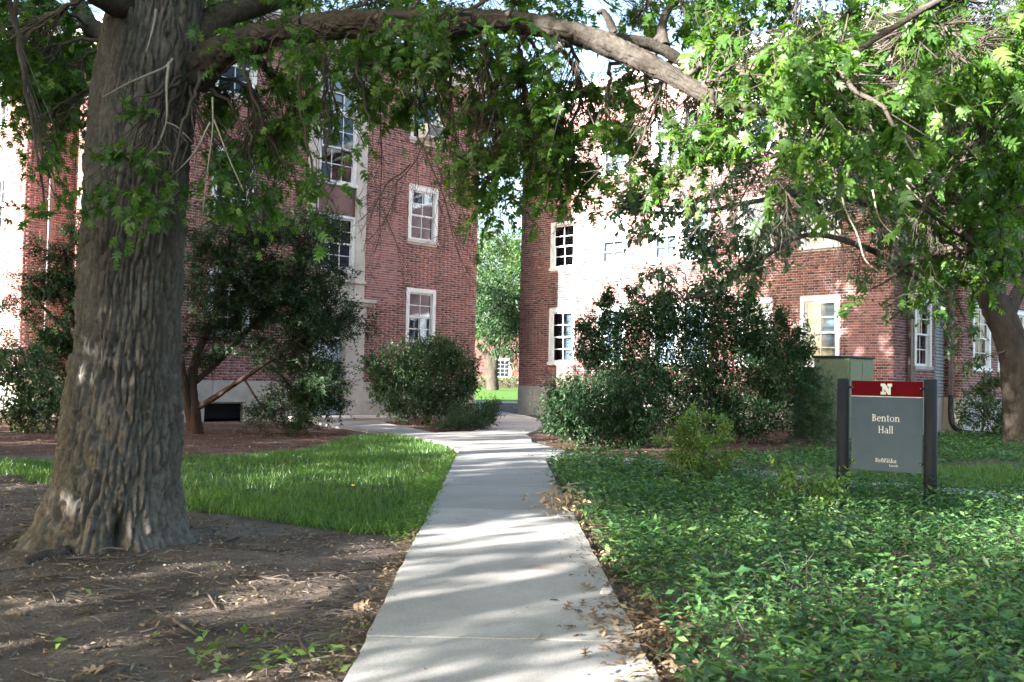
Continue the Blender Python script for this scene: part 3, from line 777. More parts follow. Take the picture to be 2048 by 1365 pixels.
# plain rear walls, cornice and roof
foot = [C1, wl_end, oA, oB, oB - nL * 9.0]
back = [foot[-1] - uL * 0, C1 - nL * (REC + 9.0)]
poly = [tuple(p) for p in foot] + [tuple(oB - nL * 9.0 - uL * (LA + W1L))]
mb = MB()
for a, b in ((poly[4], poly[5]), (poly[5], poly[0])):
    MB().add([(a[0], a[1], -0.2), (b[0], b[1], -0.2), (b[0], b[1], HL), (a[0], a[1], HL)], [(0, 1, 2, 3)]).build('rear_wall', MT['brown_panel'], hallL)
pass
def grow(poly, d):
    P = np.array(poly); n = len(P)
    A = sum(P[i][0] * P[(i + 1) % n][1] - P[(i + 1) % n][0] * P[i][1] for i in range(n)); s = 1 if A > 0 else -1
    out = []
    for i in range(n):
        e0 = P[i] - P[i - 1]; e1 = P[(i + 1) % n] - P[i]
        n0 = np.array([e0[1], -e0[0]]) / np.linalg.norm(e0) * s; n1 = np.array([e1[1], -e1[0]]) / np.linalg.norm(e1) * s
        m = n0 + n1; m /= max(0.3, np.dot(m, n0)); out.append(tuple(P[i] + m * d))
    return out
def eaves(parent, poly, z):
    MB().prism(grow(poly, 0.16), z, z + 0.2).build('cornice', MT['old_white'], parent, 0.01)
    MB().prism(grow(poly, 0.50), z + 0.203, z + 0.28).build('soffit', MT['old_white'], parent)
    MB().prism(grow(poly, 0.55), z + 0.283, z + 0.45).build('gutter', MT['old_white'], parent, 0.015)
    g = grow(poly, 0.45); c = np.mean(np.array(poly), 0)
    gi = [tuple(np.array(p) + (c - np.array(p)) * 0.25) for p in g]
    n = len(g)
    MB().add([(p[0], p[1], z + 0.453) for p in g] + [(p[0], p[1], z + 1.1) for p in gi], [(i, (i + 1) % n, n + (i + 1) % n, n + i) for i in range(n)] + [tuple(range(n, 2 * n))]).build('roof', MT['roof'], parent)
eaves(hallL, poly, HL)
MB().add([(p[0], p[1], 0.0) for p in poly], [tuple(range(6))]).build('inner_floor', MT['dark'], hallL)
# window air conditioner
acu = empty('air_conditioner', f1.p(2.2, 8.2, 0.1), 'white window air conditioner jutting from the top floor window', 'air conditioner')
f1.bx(MB(), 1.80, 2.45, 8.20, 8.62, -0.02, 0.42).build('casing', MT['ac'], acu, 0.012)
f1.bx(MB(), 1.84, 2.41, 8.24, 8.58, 0.4205, 0.424).build('grille', MT['louver'], acu)
for k in range(9): f1.bx(MB(), 1.85, 2.40, 8.255 + k * 0.036, 8.27 + k * 0.036, 0.4245, 0.434).build('slat', MT['cabinet_dark'], acu)

# ---- right hall
hallR = empty('brick_hall', (C2[0] + 5, C2[1] - 4, 0), 'red brick hall in sun and leaf shade behind the grey sign', 'building', 'brick halls')
HR = 10.05; PR = 0.94; WRL = 12.76
g1 = Face(C2, uR, nR)
cols_ = [(1.36, 2.47), (3.38, 4.49), (5.40, 6.44), (6.46, 7.50), (8.40, 9.48), (10.28, 11.38)]
rz = [(1.64, 3.47), (4.71, 6.29), (7.53, 9.11)]
holes = [(c[0], c[1], a, b) for c in cols_ for a, b in rz]
wall(hallR, g1, WRL, PR, HR, holes, singles=[(11.45, 12.7, 1.75, 3.55)])
plinth(hallR, g1, WRL, PR)
for ci, c in enumerate(cols_):
    for k, (a, b) in enumerate(rz):
        window(hallR, g1, *c, a, b, blind='blind' if not (ci == 0 and k == 1) else 'curtain', solid_top=(ci in (1, 2) and k == 1), blind_z=0.0)
C3 = C2 + uR * WRL
g2 = Face(C3, -nR, uR)                           # shaded return, going away
L2 = g2.px(1886, 700)[0]
a0 = g2.px(1828, 660)[0]; a1 = g2.px(1862, 660)[0]; lv0 = g2.px(1868, 650)[0]
hw = [(a0, a1, 1.64, 3.47), (a0, a1, 4.71, 6.29), (a0, a1, 7.53, 9.11)]
wall(hallR, g2, L2, PR, HR, hw); plinth(hallR, g2, L2, PR)
for h in hw: window(hallR, g2, *h, blind='curtain', sill='stone')
louver_panel(hallR, g2, lv0, L2 - 0.03, 0.95, 4.4)
downspout(hallR, g2, g2.px(1814, 700)[0], 0.3, HR - 0.3, 0.13)
o5 = C3 - nR * L2
g3 = Face(o5, uR, nR)
L3 = g3.px(1926, 700)[0]
wall(hallR, g3, L3, PR, HR, []); plinth(hallR, g3, L3, PR)
uS = g3.px(1905, 700)[0]
downspout(hallR, g3, uS, 0.95, HR - 0.3, 0.11, 'grey_spout')
o6 = o5 + uR * L3
g4 = Face(o6, -nR, uR)
b0, b1 = g4.px(1945, 700)[0], g4.px(1980, 700)[0]; e0, e1 = g4.px(1995, 700)[0], g4.px(2016, 700)[0]; k0 = g4.px(2026, 700)[0]
hw = [(b0, b1, 1.64, 3.47), (b0, b1, 4.71, 6.29), (e0, e1, 1.64, 3.47), (e0, e1, 4.71, 6.29), (k0, k0 + 1.1, 1.64, 3.47)]
wall(hallR, g4, 12.0, PR, HR, hw, u_bricks=9.0); plinth(hallR, g4, 12.0, PR)
for h in hw: window(hallR, g4, *h, blind='curtain')
polyR = [tuple(p) for p in (C2, C3, o5, o6, o6 - nR * 12.0)]
polyR.append(tuple(o6 - nR * 12.0 - uR * (WRL + L3)))
mb = MB()
for a, b in ((polyR[4], polyR[5]), (polyR[5], polyR[0])):
    MB().add([(a[0], a[1], -0.2), (b[0], b[1], -0.2), (b[0], b[1], HR), (a[0], a[1], HR)], [(0, 1, 2, 3)]).build('rear_wall', MT['brown_panel'], hallR)
pass
eaves(hallR, polyR, HR)
MB().add([(p[0], p[1], 0.0) for p in polyR], [tuple(range(6))]).build('inner_floor', MT['dark'], hallR)
# black drain hose at the foot of the downspout
pp = [g3.p(uS, 1.0, 0.10), g3.p(uS, 0.5, 0.11), g3.p(uS + 0.08, 0.2, 0.16), g3.p(uS + 0.35, 0.07, 0.3), g3.p(uS + 0.8, 0.05, 0.3), g3.p(uS + 1.5, 0.05, 0.1)]
pipe = MB().tube(smooth_path(pp, 24), 0.06, 10).build('drain_pipe', MT['black_pipe'])
tag(pipe, 'black corrugated drain pipe curving from the downspout onto the ground', 'pipe')
for k in range(0): pass

# ---- green utility cabinet by the right hall
K = G(1697, 884)
cabf = Face(K, -uR, nR)
cabs = Face(K, -nR, uR)
cw = cabf.px(1627, 800)[0]; cs = cabs.px(1746, 800)[0]; ch = 1.80
cab = empty('utility_cabinet', (*(K + (-uR) * cw / 2 - nR * cs / 2), 0), 'tall olive green metal utility cabinet standing behind the grey sign', 'cabinet')
cabf.bx(MB(), -0.08, cw + 0.08, -0.1, 0.07, -cs - 0.08, 0.08).build('concrete_pad', MT['concrete_b'], cab, 0.01)
cabf.bx(MB(), 0, cw, 0.073, ch, -cs, 0).build('body', MT['cabinet'], cab, 0.015)
cabf.bx(MB(), -0.04, cw + 0.04, ch + 0.002, ch + 0.05, -cs - 0.04, 0.04).build('lid', MT['cabinet_dark'], cab, 0.012)
for a in (0.03, cs / 2 + 0.01):
    d_ = cabs.bx(MB(), a, a + cs / 2 - 0.04, 0.15, ch - 0.05, 0.003, 0.022).build('door', MT['cabinet'], cab, 0.008)
cabs.bx(MB(), cs / 2 + 0.06, cs / 2 + 0.09, 0.95, 1.15, 0.023, 0.06).build('handle', MT['cabinet_dark'], cab, 0.006)
cabf.bx(MB(), 0.05, cw - 0.05, 0.15, ch - 0.05, 0.003, 0.02).build('access_panel', MT['cabinet'], cab, 0.008)
K2 = K - uR * (cw + 0.03) - nR * 0.15
bf = Face(K2, -uR, nR)
bx2 = empty('utility_box', (*(K2 - uR * 0.25 - nR * 0.3), 0), 'smaller black green metal box against the side of the green cabinet', 'utility box')
bf.bx(MB(), 0, 0.52, -0.05, 1.55, -0.6, 0).build('body', MT['cabinet_dark'], bx2, 0.012)
bf.bx(MB(), -0.02, 0.54, 1.552, 1.60, -0.63, 0.03).build('lid', MT['cabinet_dark'], bx2, 0.01)
bf.bx(MB(), 0.04, 0.48, 0.1, 1.48, 0.003, 0.018).build('door', MT['cabinet_dark'], bx2, 0.006)

# ------------------------------------------------------------------ the sign
def rect(x0, y0, x1, y1): return [(x0, y0), (x1, y0), (x1, y1), (x0, y1)]
def ring(cx, cy, rx, ry, a0, a1, wt, wk, n=14):
    """arc band: wt thickness top/bottom, wk at the sides"""
    out = []
    A = np.radians(np.linspace(a0, a1, n + 1))
    for p, q in zip(A[:-1], A[1:]):
        out.append([(cx + rx * math.cos(p), cy + ry * math.sin(p)), (cx + rx * math.cos(q), cy + ry * math.sin(q)),
                    (cx + (rx - wk) * math.cos(q), cy + (ry - wt) * math.sin(q)), (cx + (rx - wk) * math.cos(p), cy + (ry - wt) * math.sin(p))])
    return out
K_, T_ = 0.17, 0.07
def stem(x, y0, y1, foot=True, head='flag'):
    s = [rect(x, y0, x + K_, y1)]
    if foot: s.append(rect(x - 0.10, y0, x + K_ + 0.10, y0 + T_))
    if head == 'flag': s.append([(x - 0.12, y1 - 0.10), (x, y1 - 0.14), (x, y1), (x - 0.02, y1)])
    if head == 'slab': s.append(rect(x - 0.10, y1 - T_, x + K_ + 0.10, y1))
    return s
def glyph(c):
    if c == 'B': return stem(0.10, 0, 1.45, True, 'slab') + ring(0.30, 1.09, 0.42, 0.36, -90, 90, T_, K_) + ring(0.30, 0.395, 0.50, 0.395, -90, 90, T_, K_) + [rect(0.2, 0.72, 0.34, 0.79), rect(0.2, 0, 0.34, T_), rect(0.2, 1.38, 0.34, 1.45)], 0.92
    if c == 'H': return stem(0.10, 0, 1.45, True, 'slab') + stem(0.80, 0, 1.45, True, 'slab') + [rect(0.27, 0.70, 0.80, 0.79)], 1.16
    if c == 'N': return stem(0.12, 0, 1.45, True, 'slab')[:1] + [rect(0, 0, 0.4, T_), rect(0.0, 1.38, 0.3, 1.45), rect(0.86, 0, 0.94, 1.45), rect(0.72, 1.38, 1.06, 1.45), [(0.12, 1.45), (0.32, 1.45), (0.94, 0), (0.80, 0)]], 1.12
    if c == 'L': return stem(0.10, 0, 1.45, True, 'slab') + [rect(0.2, 0, 0.80, T_ + 0.02), rect(0.72, 0, 0.80, 0.36)], 0.9
    if c == 'e': return ring(0.44, 0.5, 0.40, 0.52, 15, 320, 0.09, K_, 18) + [rect(0.16, 0.50, 0.80, 0.57)], 0.90
    if c == 'o': return ring(0.47, 0.5, 0.44, 0.52, 0, 360, T_, K_, 20), 1.0
    if c == 'c': return ring(0.44, 0.5, 0.40, 0.52, 35, 320, 0.09, K_, 16), 0.86
    if c == 'n': return stem(0.12, 0, 1.0) + ring(0.50, 0.62, 0.34, 0.40, 0, 170, 0.11, K_, 10) + [rect(0.67, 0, 0.84, 0.62), rect(0.57, 0, 0.94, T_)], 1.02
    if c == 't': return [rect(0.18, 0.15, 0.35, 1.28), rect(0.04, 0.93, 0.58, 1.0)] + ring(0.42, 0.2, 0.24, 0.22, 180, 310, 0.10, K_, 8), 0.64
    if c == 'a': return ring(0.36, 0.29, 0.30, 0.31, 30, 340, T_, 0.15, 14) + [rect(0.56, 0.08, 0.72, 0.70), rect(0.6, 0, 0.86, T_)] + ring(0.42, 0.68, 0.30, 0.34, 0, 150, 0.09, 0.15, 10), 0.90
    if c == 'l': return stem(0.12, 0, 1.52), 0.46
    if c == 'i': return stem(0.12, 0, 1.0) + [rect(0.12, 1.2, 0.29, 1.38)], 0.46
    if c == 'b': return stem(0.12, 0, 1.52, False) + ring(0.50, 0.5, 0.40, 0.52, -150, 150, T_, K_, 16), 0.98
    if c == 'r': return stem(0.12, 0, 1.0) + ring(0.50, 0.66, 0.30, 0.35, 50, 165, 0.13, K_, 8), 0.72
    if c == 's': return ring(0.36, 0.73, 0.28, 0.29, 40, 270, 0.09, 0.14, 10) + ring(0.36, 0.27, 0.30, 0.29, -140, 90, 0.09, 0.14, 10), 0.74
    if c == 'k': return stem(0.12, 0, 1.52) + [[(0.27, 0.46), (0.36, 0.50), (0.82, 0.96), (0.68, 0.96)], [(0.40, 0.62), (0.52, 0.66), (0.94, 0.0), (0.72, 0.0)], rect(0.58, 0.93, 0.94, 1.0)], 0.96
    return [], 0.4
def lettering(fc, text, uc, z, h, d, name, parent, left=None):
    """serif letters of x-height h, centred on uc (or starting at left); each letter a piece"""
    tot = sum(glyph(c)[1] for c in text) * h
    u = uc - tot / 2 if left is None else left
    for ch in text:
        polys, adv = glyph(ch)
        mb = MB()
        for k, P in enumerate(polys):
            q = [fc.p(u + x * h, z + y * h, d + 0.0004 * (k % 5)) for x, y in P]
            n = np.cross(q[1] - q[0], q[2] - q[1])
            if np.dot(n, fc.n) < 0: q = q[::-1]
            b = [p - fc.n * 0.0012 for p in q]; m = len(q)
            mb.add(q + b, [tuple(range(m))] + [(i, m + i, m + (i + 1) % m, (i + 1) % m) for i in range(m)])
        if polys: mb.build(name, MT['sign_white'], parent)
        u += adv * h
    return tot
pl_ = D(1686, 870, 10.35); pr_ = D(1861, 890, 9.9)
su = (pr_ - pl_)[:2]; SW = np.linalg.norm(su); su /= SW; sn = np.array([su[1], -su[0]])
if sn[1] > 0: sn = -sn
sf = Face(pl_[:2], su, sn)
zt = float(D(1775, 763, 10.1)[2]); zb = float(D(1775, 944, 10.1)[2]); zh = float(D(1775, 794, 10.1)[2])
sign = empty('campus_sign', sf.p(SW / 2, 0, 0), 'grey campus sign with dark red header between two charcoal posts', 'sign')
for u, ztop in ((0.0, zt + 0.02), (SW, zt + 0.03)):
    mb = MB(); mb.tube([sf.p(u, -0.3), sf.p(u, 0.4), sf.p(u, ztop - 0.01), sf.p(u, ztop)], [0.064, 0.064, 0.064, 0.056], 24)
    mb.build('post', MT['post'], sign)
pu0, pu1 = 0.085, SW - 0.075
sf.bx(MB(), pu0, pu1, zb, zh - 0.004, -0.012, 0.012).build('panel', MT['sign_grey'], sign, 0.004)
sf.bx(MB(), pu0, pu1, zh - 0.0035, zh + 0.0035, -0.010, 0.0125).build('white_rule', MT['sign_white'], sign)
hd = sf.bx(MB(), pu0, pu1, zh + 0.004, zt, -0.012, 0.012).build('header', MT['sign_red'], sign, 0.006)
for u0, u1 in ((0.05, pu0 + 0.03), (pu1 - 0.03, SW - 0.05)):
    for z in (zt - 0.07, zb + 0.10):
        br_ = sf.bx(MB(), u0, u1, z - 0.012, z + 0.012, 0.013, 0.028).build('bracket', MT['post'], sign, 0.003)
        ub_ = (u1 - 0.014) if u0 < 0.1 else (u0 + 0.014)
        MB().tube([sf.p(ub_, z, 0.0285), sf.p(ub_, z, 0.033)], 0.006, 8).build('bolt', MT['louver'], br_)
um = (pu0 + pu1) / 2
hN = (zt - zh)
lN = [(-.5, 0), (-.5, .26), (-.36, .26), (-.36, .74), (-.5, .74), (-.5, 1), (-.12, 1), (.20, .48), (.20, .74), (.08, .74), (.08, 1), (.5, 1), (.5, .74), (.38, .74), (.38, 0), (.14, 0), (-.18, .52), (-.18, .26), (-.04, .26), (-.04, 0)]
q = [sf.p(um + x * hN * 0.70, zh + hN * 0.13 + y * hN * 0.72, 0.0145) for x, y in lN]
n_ = len(q); mb = MB(); nn = np.array(q); 
mb.add(list(nn) + [p - sf.n * 0.002 for p in nn], [tuple(range(n_))] + [(i, n_ + i, n_ + (i + 1) % n_, (i + 1) % n_) for i in range(n_)])
mb.build('letter_emblem', MT['sign_white'], sign)
pxm = 10.1 / FPX
xh = (zt - zb) * 0.0535
lettering(sf, 'Benton', um - 0.002, zb + (zt - zb) * 0.553, xh, 0.0128, 'letter', sign)
lettering(sf, 'Hall', um - 0.002, zb + (zt - zb) * 0.424, xh, 0.0128, 'letter', sign)
xs_ = xh * 0.72
w_ = lettering(sf, 'Nebraska', um, zb + (zt - zb) * 0.100, xs_ * 0.80, 0.0128, 'letter', sign)
lettering(sf, 'Lincoln', 0, zb + (zt - zb) * 0.058, xs_ * 0.42, 0.0128, 'letter', sign, left=um + w_ * 0.16)
fcv = bpy.data.curves.new('small_lettering_curve', 'FONT'); fcv.body = 'UNIVERSITY OF'; fcv.size = xs_ * 0.42; fcv.align_x = 'CENTER'
fcv.materials.append(MT['sign_white'])
fo = bpy.data.objects.new('tmp_text', fcv); COL.objects.link(fo)
tme = bpy.data.meshes.new_from_object(fo.evaluated_get(bpy.context.evaluated_depsgraph_get())); bpy.data.objects.remove(fo)
fo = bpy.data.objects.new('small_lettering', tme); COL.objects.link(fo); fo.parent = sign
R3 = Matrix((Vector(sf.u), Vector((0, 0, 1)), Vector(sf.n))).transposed()
fo.rotation_euler = R3.to_euler()
fo.location = Vector([float(v) for v in sf.p(um + 0.01, zb + (zt - zb) * 0.100 + xs_ * 0.80 * 1.12, 0.0135)]) - world_loc(sign)

# ------------------------------------------------------------------ foliage machinery
def leaf_template(kind):
    """verts (x along, y across, z up) and triangles of one leaf of unit length"""
    if kind == 'oak':      # deep pointed lobes
        rib = [0, 0.14, 0.36, 0.60, 0.78, 1.0]
        V = [(x, 0, -0.10 * (x - 0.4) ** 2) for x in rib]; Ft = []
        tips = [(0.30, 0.33), (0.60, 0.43), (0.86, 0.30)]
        for s in (1, -1):
            for k, (tx, ty) in enumerate(tips):
                b = len(V)
                V += [(tx - 0.12, s * ty * 0.60, 0.01), (tx + 0.05, s * ty, -0.03 - 0.14 * ty)]
                T = [(k + 1, b, k + 2), (b, b + 1, k + 2)]
                Ft += [t if s < 0 else t[::-1] for t in T]
            b = len(V); V += [(0.50, s * 0.085, 0.028)]
            T = [(1, b, 5)]
            Ft += [t if s < 0 else t[::-1] for t in T]
        b = len(V); V += [(-0.30, 0.0, 0.02), (0.20, 0.014, 0), (0.20, -0.014, 0)]
        Ft += [(b, b + 2, b + 1)]
        return np.array(V), np.array(Ft)
    if kind == 'oak_lo':
        V = [(0, 0, 0), (0.45, 0.06, 0.02), (0.45, -0.06, 0.02), (0.55, 0.42, -0.06), (0.55, -0.42, -0.06), (0.25, 0.06, 0.01), (0.25, -0.06, 0.01), (0.72, 0.08, 0), (0.72, -0.08, 0), (1, 0, -0.05), (0.9, 0.28, -0.05), (0.9, -0.28, -0.05)]
        return np.array(V), np.array([(0, 6, 5), (5, 6, 2), (5, 2, 1), (1, 2, 8), (1, 8, 7), (7, 8, 9), (5, 1, 3), (6, 4, 2), (1, 7, 10), (8, 2, 11)])
    if kind == 'oval':
        V = [(0, 0, 0), (0.52, 0, -0.035), (1, 0, -0.08), (0.46, 0.235, 0.05), (0.46, -0.235, 0.05)]
        return np.array(V), np.array([(0, 1, 3), (3, 1, 2), (0, 4, 1), (4, 2, 1)])
    if kind == 'oval_lo':
        V = [(0, 0, 0), (0.55, 0.24, 0.05), (1, 0, -0.06), (0.55, -0.24, 0.05)]
        return np.array(V), np.array([(0, 2, 1), (0, 3, 2)])
    if kind == 'spray':    # a flat yew shoot with needles to both sides
        V = []; Ft = []
        for k in range(3):
            x = k * 0.33
            for s in (1, -1):
                b = len(V); V += [(x, 0, 0), (x + 0.17, 0, 0), (x + 0.34, s * 0.21, 0.02)]; Ft += [(b, b + 1, b + 2) if s > 0 else (b + 1, b, b + 2)]
        return np.array(V), np.array(Ft)
    if kind == 'lobed':    # white-oak like leaf: rounded, widest to the tip
        V = [(0, 0, 0), (0.62, 0.27, 0.02), (0.62, -0.27, 0.02), (0.50, 0, -0.01), (1.0, 0.04, -0.06)]
        return np.array(V), np.array([(0, 3, 1), (0, 2, 3), (1, 3, 4), (3, 2, 4)])
    if kind == 'blade':
        V = [(0, 0.5, 0), (0, -0.5, 0), (0.6, 0.35, 0), (0.6, -0.35, 0), (1, 0, 0)]
        return np.array(V), np.array([(0, 1, 3), (0, 3, 2), (2, 3, 4)])
def unit(v): return v / (np.linalg.norm(v, axis=-1, keepdims=True) + 1e-9)
def leaf_frames(A, N):
    A = unit(A); N = N - A * (A * N).sum(-1, keepdims=True); N = unit(N); B = np.cross(N, A)
    return A, B, N
def place(kind, P, A, N, size, width=None, curl=None):
    if width is None: width = np.broadcast_to(size, (len(P),)) * RNG.uniform(0.6, 1.12, len(P))
    V, Ft = leaf_template(kind); A, B, N = leaf_frames(A, N)
    n = len(P); size = np.broadcast_to(size, (n,))
    wd = size if width is None else np.broadcast_to(width, (n,))
    X = V[:, 0][None, :, None] * A[:, None, :] * size[:, None, None]
    Yv = V[:, 1][None, :, None] * B[:, None, :] * wd[:, None, None]
    z = V[:, 2][None, :] * size[:, None]
    if curl is not None:
        z = z - (curl * size)[:, None] * (V[:, 0] ** 2)[None, :]
    W = P[:, None, :] + X + Yv + z[:, :, None] * N[:, None, :]
    F_ = (np.arange(n)[:, None, None] * len(V) + Ft[None]).reshape(-1, 3)
    return W.reshape(-1, 3), F_
def rnd_dir(n): return unit(RNG.normal(size=(n, 3)))
def twig_mesh(P, Q, r):
    """thin three sided tubes from P to Q (n,3) with a sagging middle"""
    n = len(P); mid = (P + Q) / 2 + RNG.normal(0, 0.06, (n, 3)) * np.linalg.norm(Q - P, axis=1)[:, None]
    T = unit(Q - P); a = np.where(np.abs(T[:, 2:3]) < 0.9, [[0, 0, 1.0]], [[1.0, 0, 0]]); N = unit(np.cross(T, a)); B = np.cross(T, N)
    r = np.broadcast_to(r, (n,))
    V = np.zeros((n, 9, 3))
    for k, (c, rr) in enumerate(((P, 1.0), (mid, 0.75), (Q, 0.35))):
        for q in range(3):
            t = q * 2 * math.pi / 3
            V[:, k * 3 + q] = c + (N * math.cos(t) + B * math.sin(t)) * (r * rr)[:, None]
    fl = []
    for k in range(2):
        for q in range(3):
            fl.append((k * 3 + q, k * 3 + (q + 1) % 3, k * 3 + 3 + (q + 1) % 3, k * 3 + 3 + q))
    F_ = (np.arange(n)[:, None, None] * 9 + np.array(fl)[None]).reshape(-1, 4)
    return V.reshape(-1, 3), F_
def blob_points(c, r, n, shell=0.6, clump=0):
    """n points in an ellipsoid, denser towards the rim, gathered in clumps"""
    d = rnd_dir(n); rad = RNG.random(n) ** (1 / (2.0 + 2.5 * shell))
    P = d * rad[:, None]
    if clump:
        m = max(3, n // clump); cc = rnd_dir(m) * (RNG.random(m) ** (1 / 3.2))[:, None]
        P = cc[RNG.integers(0, m, n)] + RNG.normal(0, 0.17, (n, 3))
    return np.asarray(c) + P * np.asarray(r)
class Foliage:
    def __init__(self): self.V = []; self.F = []; self.b = 0; self.TV = []; self.TF = []; self.tb = 0; self.inst = []
    def leaves(self, kind, P, A, N, size, **k):
        V, F_ = place(kind, P, A, N, size, **k)
        self.V.append(V); self.F.append(F_ + self.b); self.b += len(V)
    def twigs(self, P, Q, r):
        V, F_ = twig_mesh(P, Q, r); self.TV.append(V); self.TF.append(F_ + self.tb); self.tb += len(V)
    def tube(self, pts, rad, ns=5):
        V, F_ = tube_arrays(pts, rad, ns); self.TV.append(V); self.TF.append(F_ + self.tb); self.tb += len(V)
    def build(self, name, mat, parent, twig_mat='twig', twig_name='twigs', origin=None):
        o = None
        if self.V:
            o = link(name, np_mesh(name, np.vstack(self.V), np.vstack(self.F)), MT[mat], parent); tag(o, kind='stuff')
        if self.TV:
            t = link(twig_name, np_mesh(twig_name, np.vstack(self.TV), np.vstack(self.TF), True), MT[twig_mat], parent); tag(t, kind='stuff')
        return o
def sprays(fo, starts, dirs, lengths, per, kind, size, droop=0.25, twig_r=0.004, spread=0.9, sink=None, leaf_down=0.3, te=1):
    """twigs carrying leaves along them; returns leaf frames too"""
    n = len(starts); dirs = unit(dirs)
    ends = starts + dirs * lengths[:, None] + np.array([0, 0, -1.0]) * (droop * lengths)[:, None]
    fo.twigs(starts[::te], ends[::te], twig_r)
    t = RNG.uniform(0.15, 1.05, (n, per)); P = starts[:, None, :] + (ends - starts)[:, None, :] * t[:, :, None]
    P = P.reshape(-1, 3); A = np.repeat(dirs, per, 0) * 0.7 + rnd_dir(n * per) * spread + np.array([0, 0, -leaf_down])
    N = rnd_dir(n * per) * 0.75 + np.array([0, 0, 0.9])
    sz = size * RNG.uniform(0.5, 1.3, n * per)
    if sink is not None: sink.append((P, A, N, sz))
    else: fo.leaves(kind, P, A, N, sz, curl=RNG.uniform(-0.1, 0.35, n * per))
    return P, A, N, sz

# ------------------------------------------------------------------ barked trunks
def bark_tube(pts, rad, ns, nl, plate_w=0.05, plate_l=0.26, amp=0.03, flare=None, seed=0.0):
    path = smooth_path(pts, nl); rr = np.interp(np.linspace(0, 1, nl), np.linspace(0, 1, len(rad)), rad)
    T, N, B = frames(path)
    seg = np.concatenate([[0], np.cumsum(np.linalg.norm(np.diff(path, axis=0), axis=1))])
    a = np.arange(ns) / ns * 2 * np.pi
    AA, SS = np.meshgrid(a, seg, indexing='xy')
    rmean = float(np.mean(rr)); per = max(6, int(round(2 * math.pi * rmean / plate_w)))
    U = AA / (2 * np.pi) * per
    warp = (vnoise(np.cos(AA) * 1.8 + seed + 9, SS * 1.5 + np.sin(AA) * 1.8) - 0.5) * 2.4 + (vnoise(np.cos(AA) * 9 + 3, SS * 3.2 + np.sin(AA) * 9) - 0.5) * 0.6
    f1_, f2_, idv = worley(U + warp, SS / plate_l + seed + (vnoise(U * 1.0, SS * 2) - 0.5) * 0.5, 100000)
    h = np.clip((f2_ - f1_) * 3.2, 0, 1) ** 0.8 * (0.62 + 0.6 * idv)
    f1b, f2b, idb = worley(U * 1.25 + warp * 1.25, SS / (plate_l * 0.42) + 31, 100000)
    f1c, f2c, idc = worley(U * 2.6 + warp * 2.6, SS / (plate_l * 0.22) + 57, 100000)
    h = h * 0.70 + 0.30 * np.clip((f2b - f1b) * 3.6, 0, 1) * (0.35 + 0.9 * idb) + 0.13 * np.clip((f2c - f1c) * 3.6, 0, 1) * idc
    h = h + (fbm(np.cos(AA) * 22 + 5, SS * 16 + np.sin(AA) * 22, 3) - 0.45) * 0.42
    sm = np.clip(np.minimum(AA, 2 * np.pi - AA) / 0.12, 0, 1); h = h * sm + 0.5 * (1 - sm)
    R = rr[:, None] * np.ones_like(AA)
    if flare is not None: R = R + flare(AA, SS)
    lump = 1 + 0.05 * (vnoise(np.cos(AA) * 1.5 + 20, SS * 1.2 + np.sin(AA) * 1.5) - 0.5) * 2
    R = R * lump + (h - 0.55) * amp * np.clip(rr / rmean, 0.4, 1.4)[:, None]
    V = path[:, None, :] + R[:, :, None] * (np.cos(AA)[:, :, None] * N[:, None, :] + np.sin(AA)[:, :, None] * B[:, None, :])
    return V.reshape(-1, 3), grid_faces(nl, ns), path
def bark_obj(name, parent, pts, rad, ns, nl, mat='bark', **k):
    V, F_, path = bark_tube(pts, rad, ns, nl, **k)
    return link(name, np_mesh(name, V, F_, True), MT[mat], parent), path

# ------------------------------------------------------------------ the big oak
OY = 6.95
oak = empty('oak_tree', (*G(235, 1105), 0), 'huge oak with deeply furrowed trunk and arching limb over the path', 'tree')
oak.location = Vector((float(D(232, 1060, OY)[0]), OY, 0))
tp = [(216, 1150), (223, 1060), (230, 985), (239, 890), (248, 800), (258, 700), (265, 580), (272, 450), (280, 300), (293, 180), (308, 60), (322, -60), (335, -200), (345, -400), (350, -650), (350, -900)]
tr = [.43, .415, .40, .385, .36, .335, .328, .326, .332, .335, .315, .285, .25, .20, .15, .09]
def flare_oak(AA, SS):
    f = 0
    for a, w, m in ((1.45, 0.55, 0.30), (2.35, 0.35, 0.16), (3.3, 0.30, 0.10), (4.0, 0.30, 0.16), (4.85, 0.40, 0.22), (5.8, 0.5, 0.15), (0.4, 0.5, 0.2)):
        f = f + m * np.exp(-((AA - a) / w) ** 2)
    g = f * np.exp(-SS / 0.26) + (0.30 + 1.3 * f) * np.exp(-SS / 0.115)
    hole = -0.20 * np.exp(-((AA - 3.62) / 0.085) ** 2) * np.exp(-((SS - 0.34) / 0.12) ** 2)
    knot = 0.05 * np.exp(-((AA - 4.2) / 0.5) ** 2) * np.exp(-((SS - 3.75) / 0.25) ** 2)
    return g + hole + knot
trunk, tpath = bark_obj('trunk', oak, [D(a, b, OY) for a, b in tp], tr, 290, 385, plate_w=0.036, plate_l=0.38, amp=0.058, flare=flare_oak)
limb_px = [(385, 150, 6.93), (440, 108, 6.8), (520, 79, 6.7), (620, 60, 6.5), (740, 46, 6.25), (870, 42, 6.0), (990, 46, 5.75), (1100, 58, 5.5), (1190, 80, 5.3), (1270, 112, 5.1), (1350, 152, 4.9), (1430, 195, 4.75), (1520, 222, 4.6), (1620, 240, 4.5)]
lr = [0.84 * x * y[2] / FPX for x, y in zip([44, 37, 33, 31, 29, 27, 25, 24, 24, 23, 20, 15, 9, 4], limb_px)]
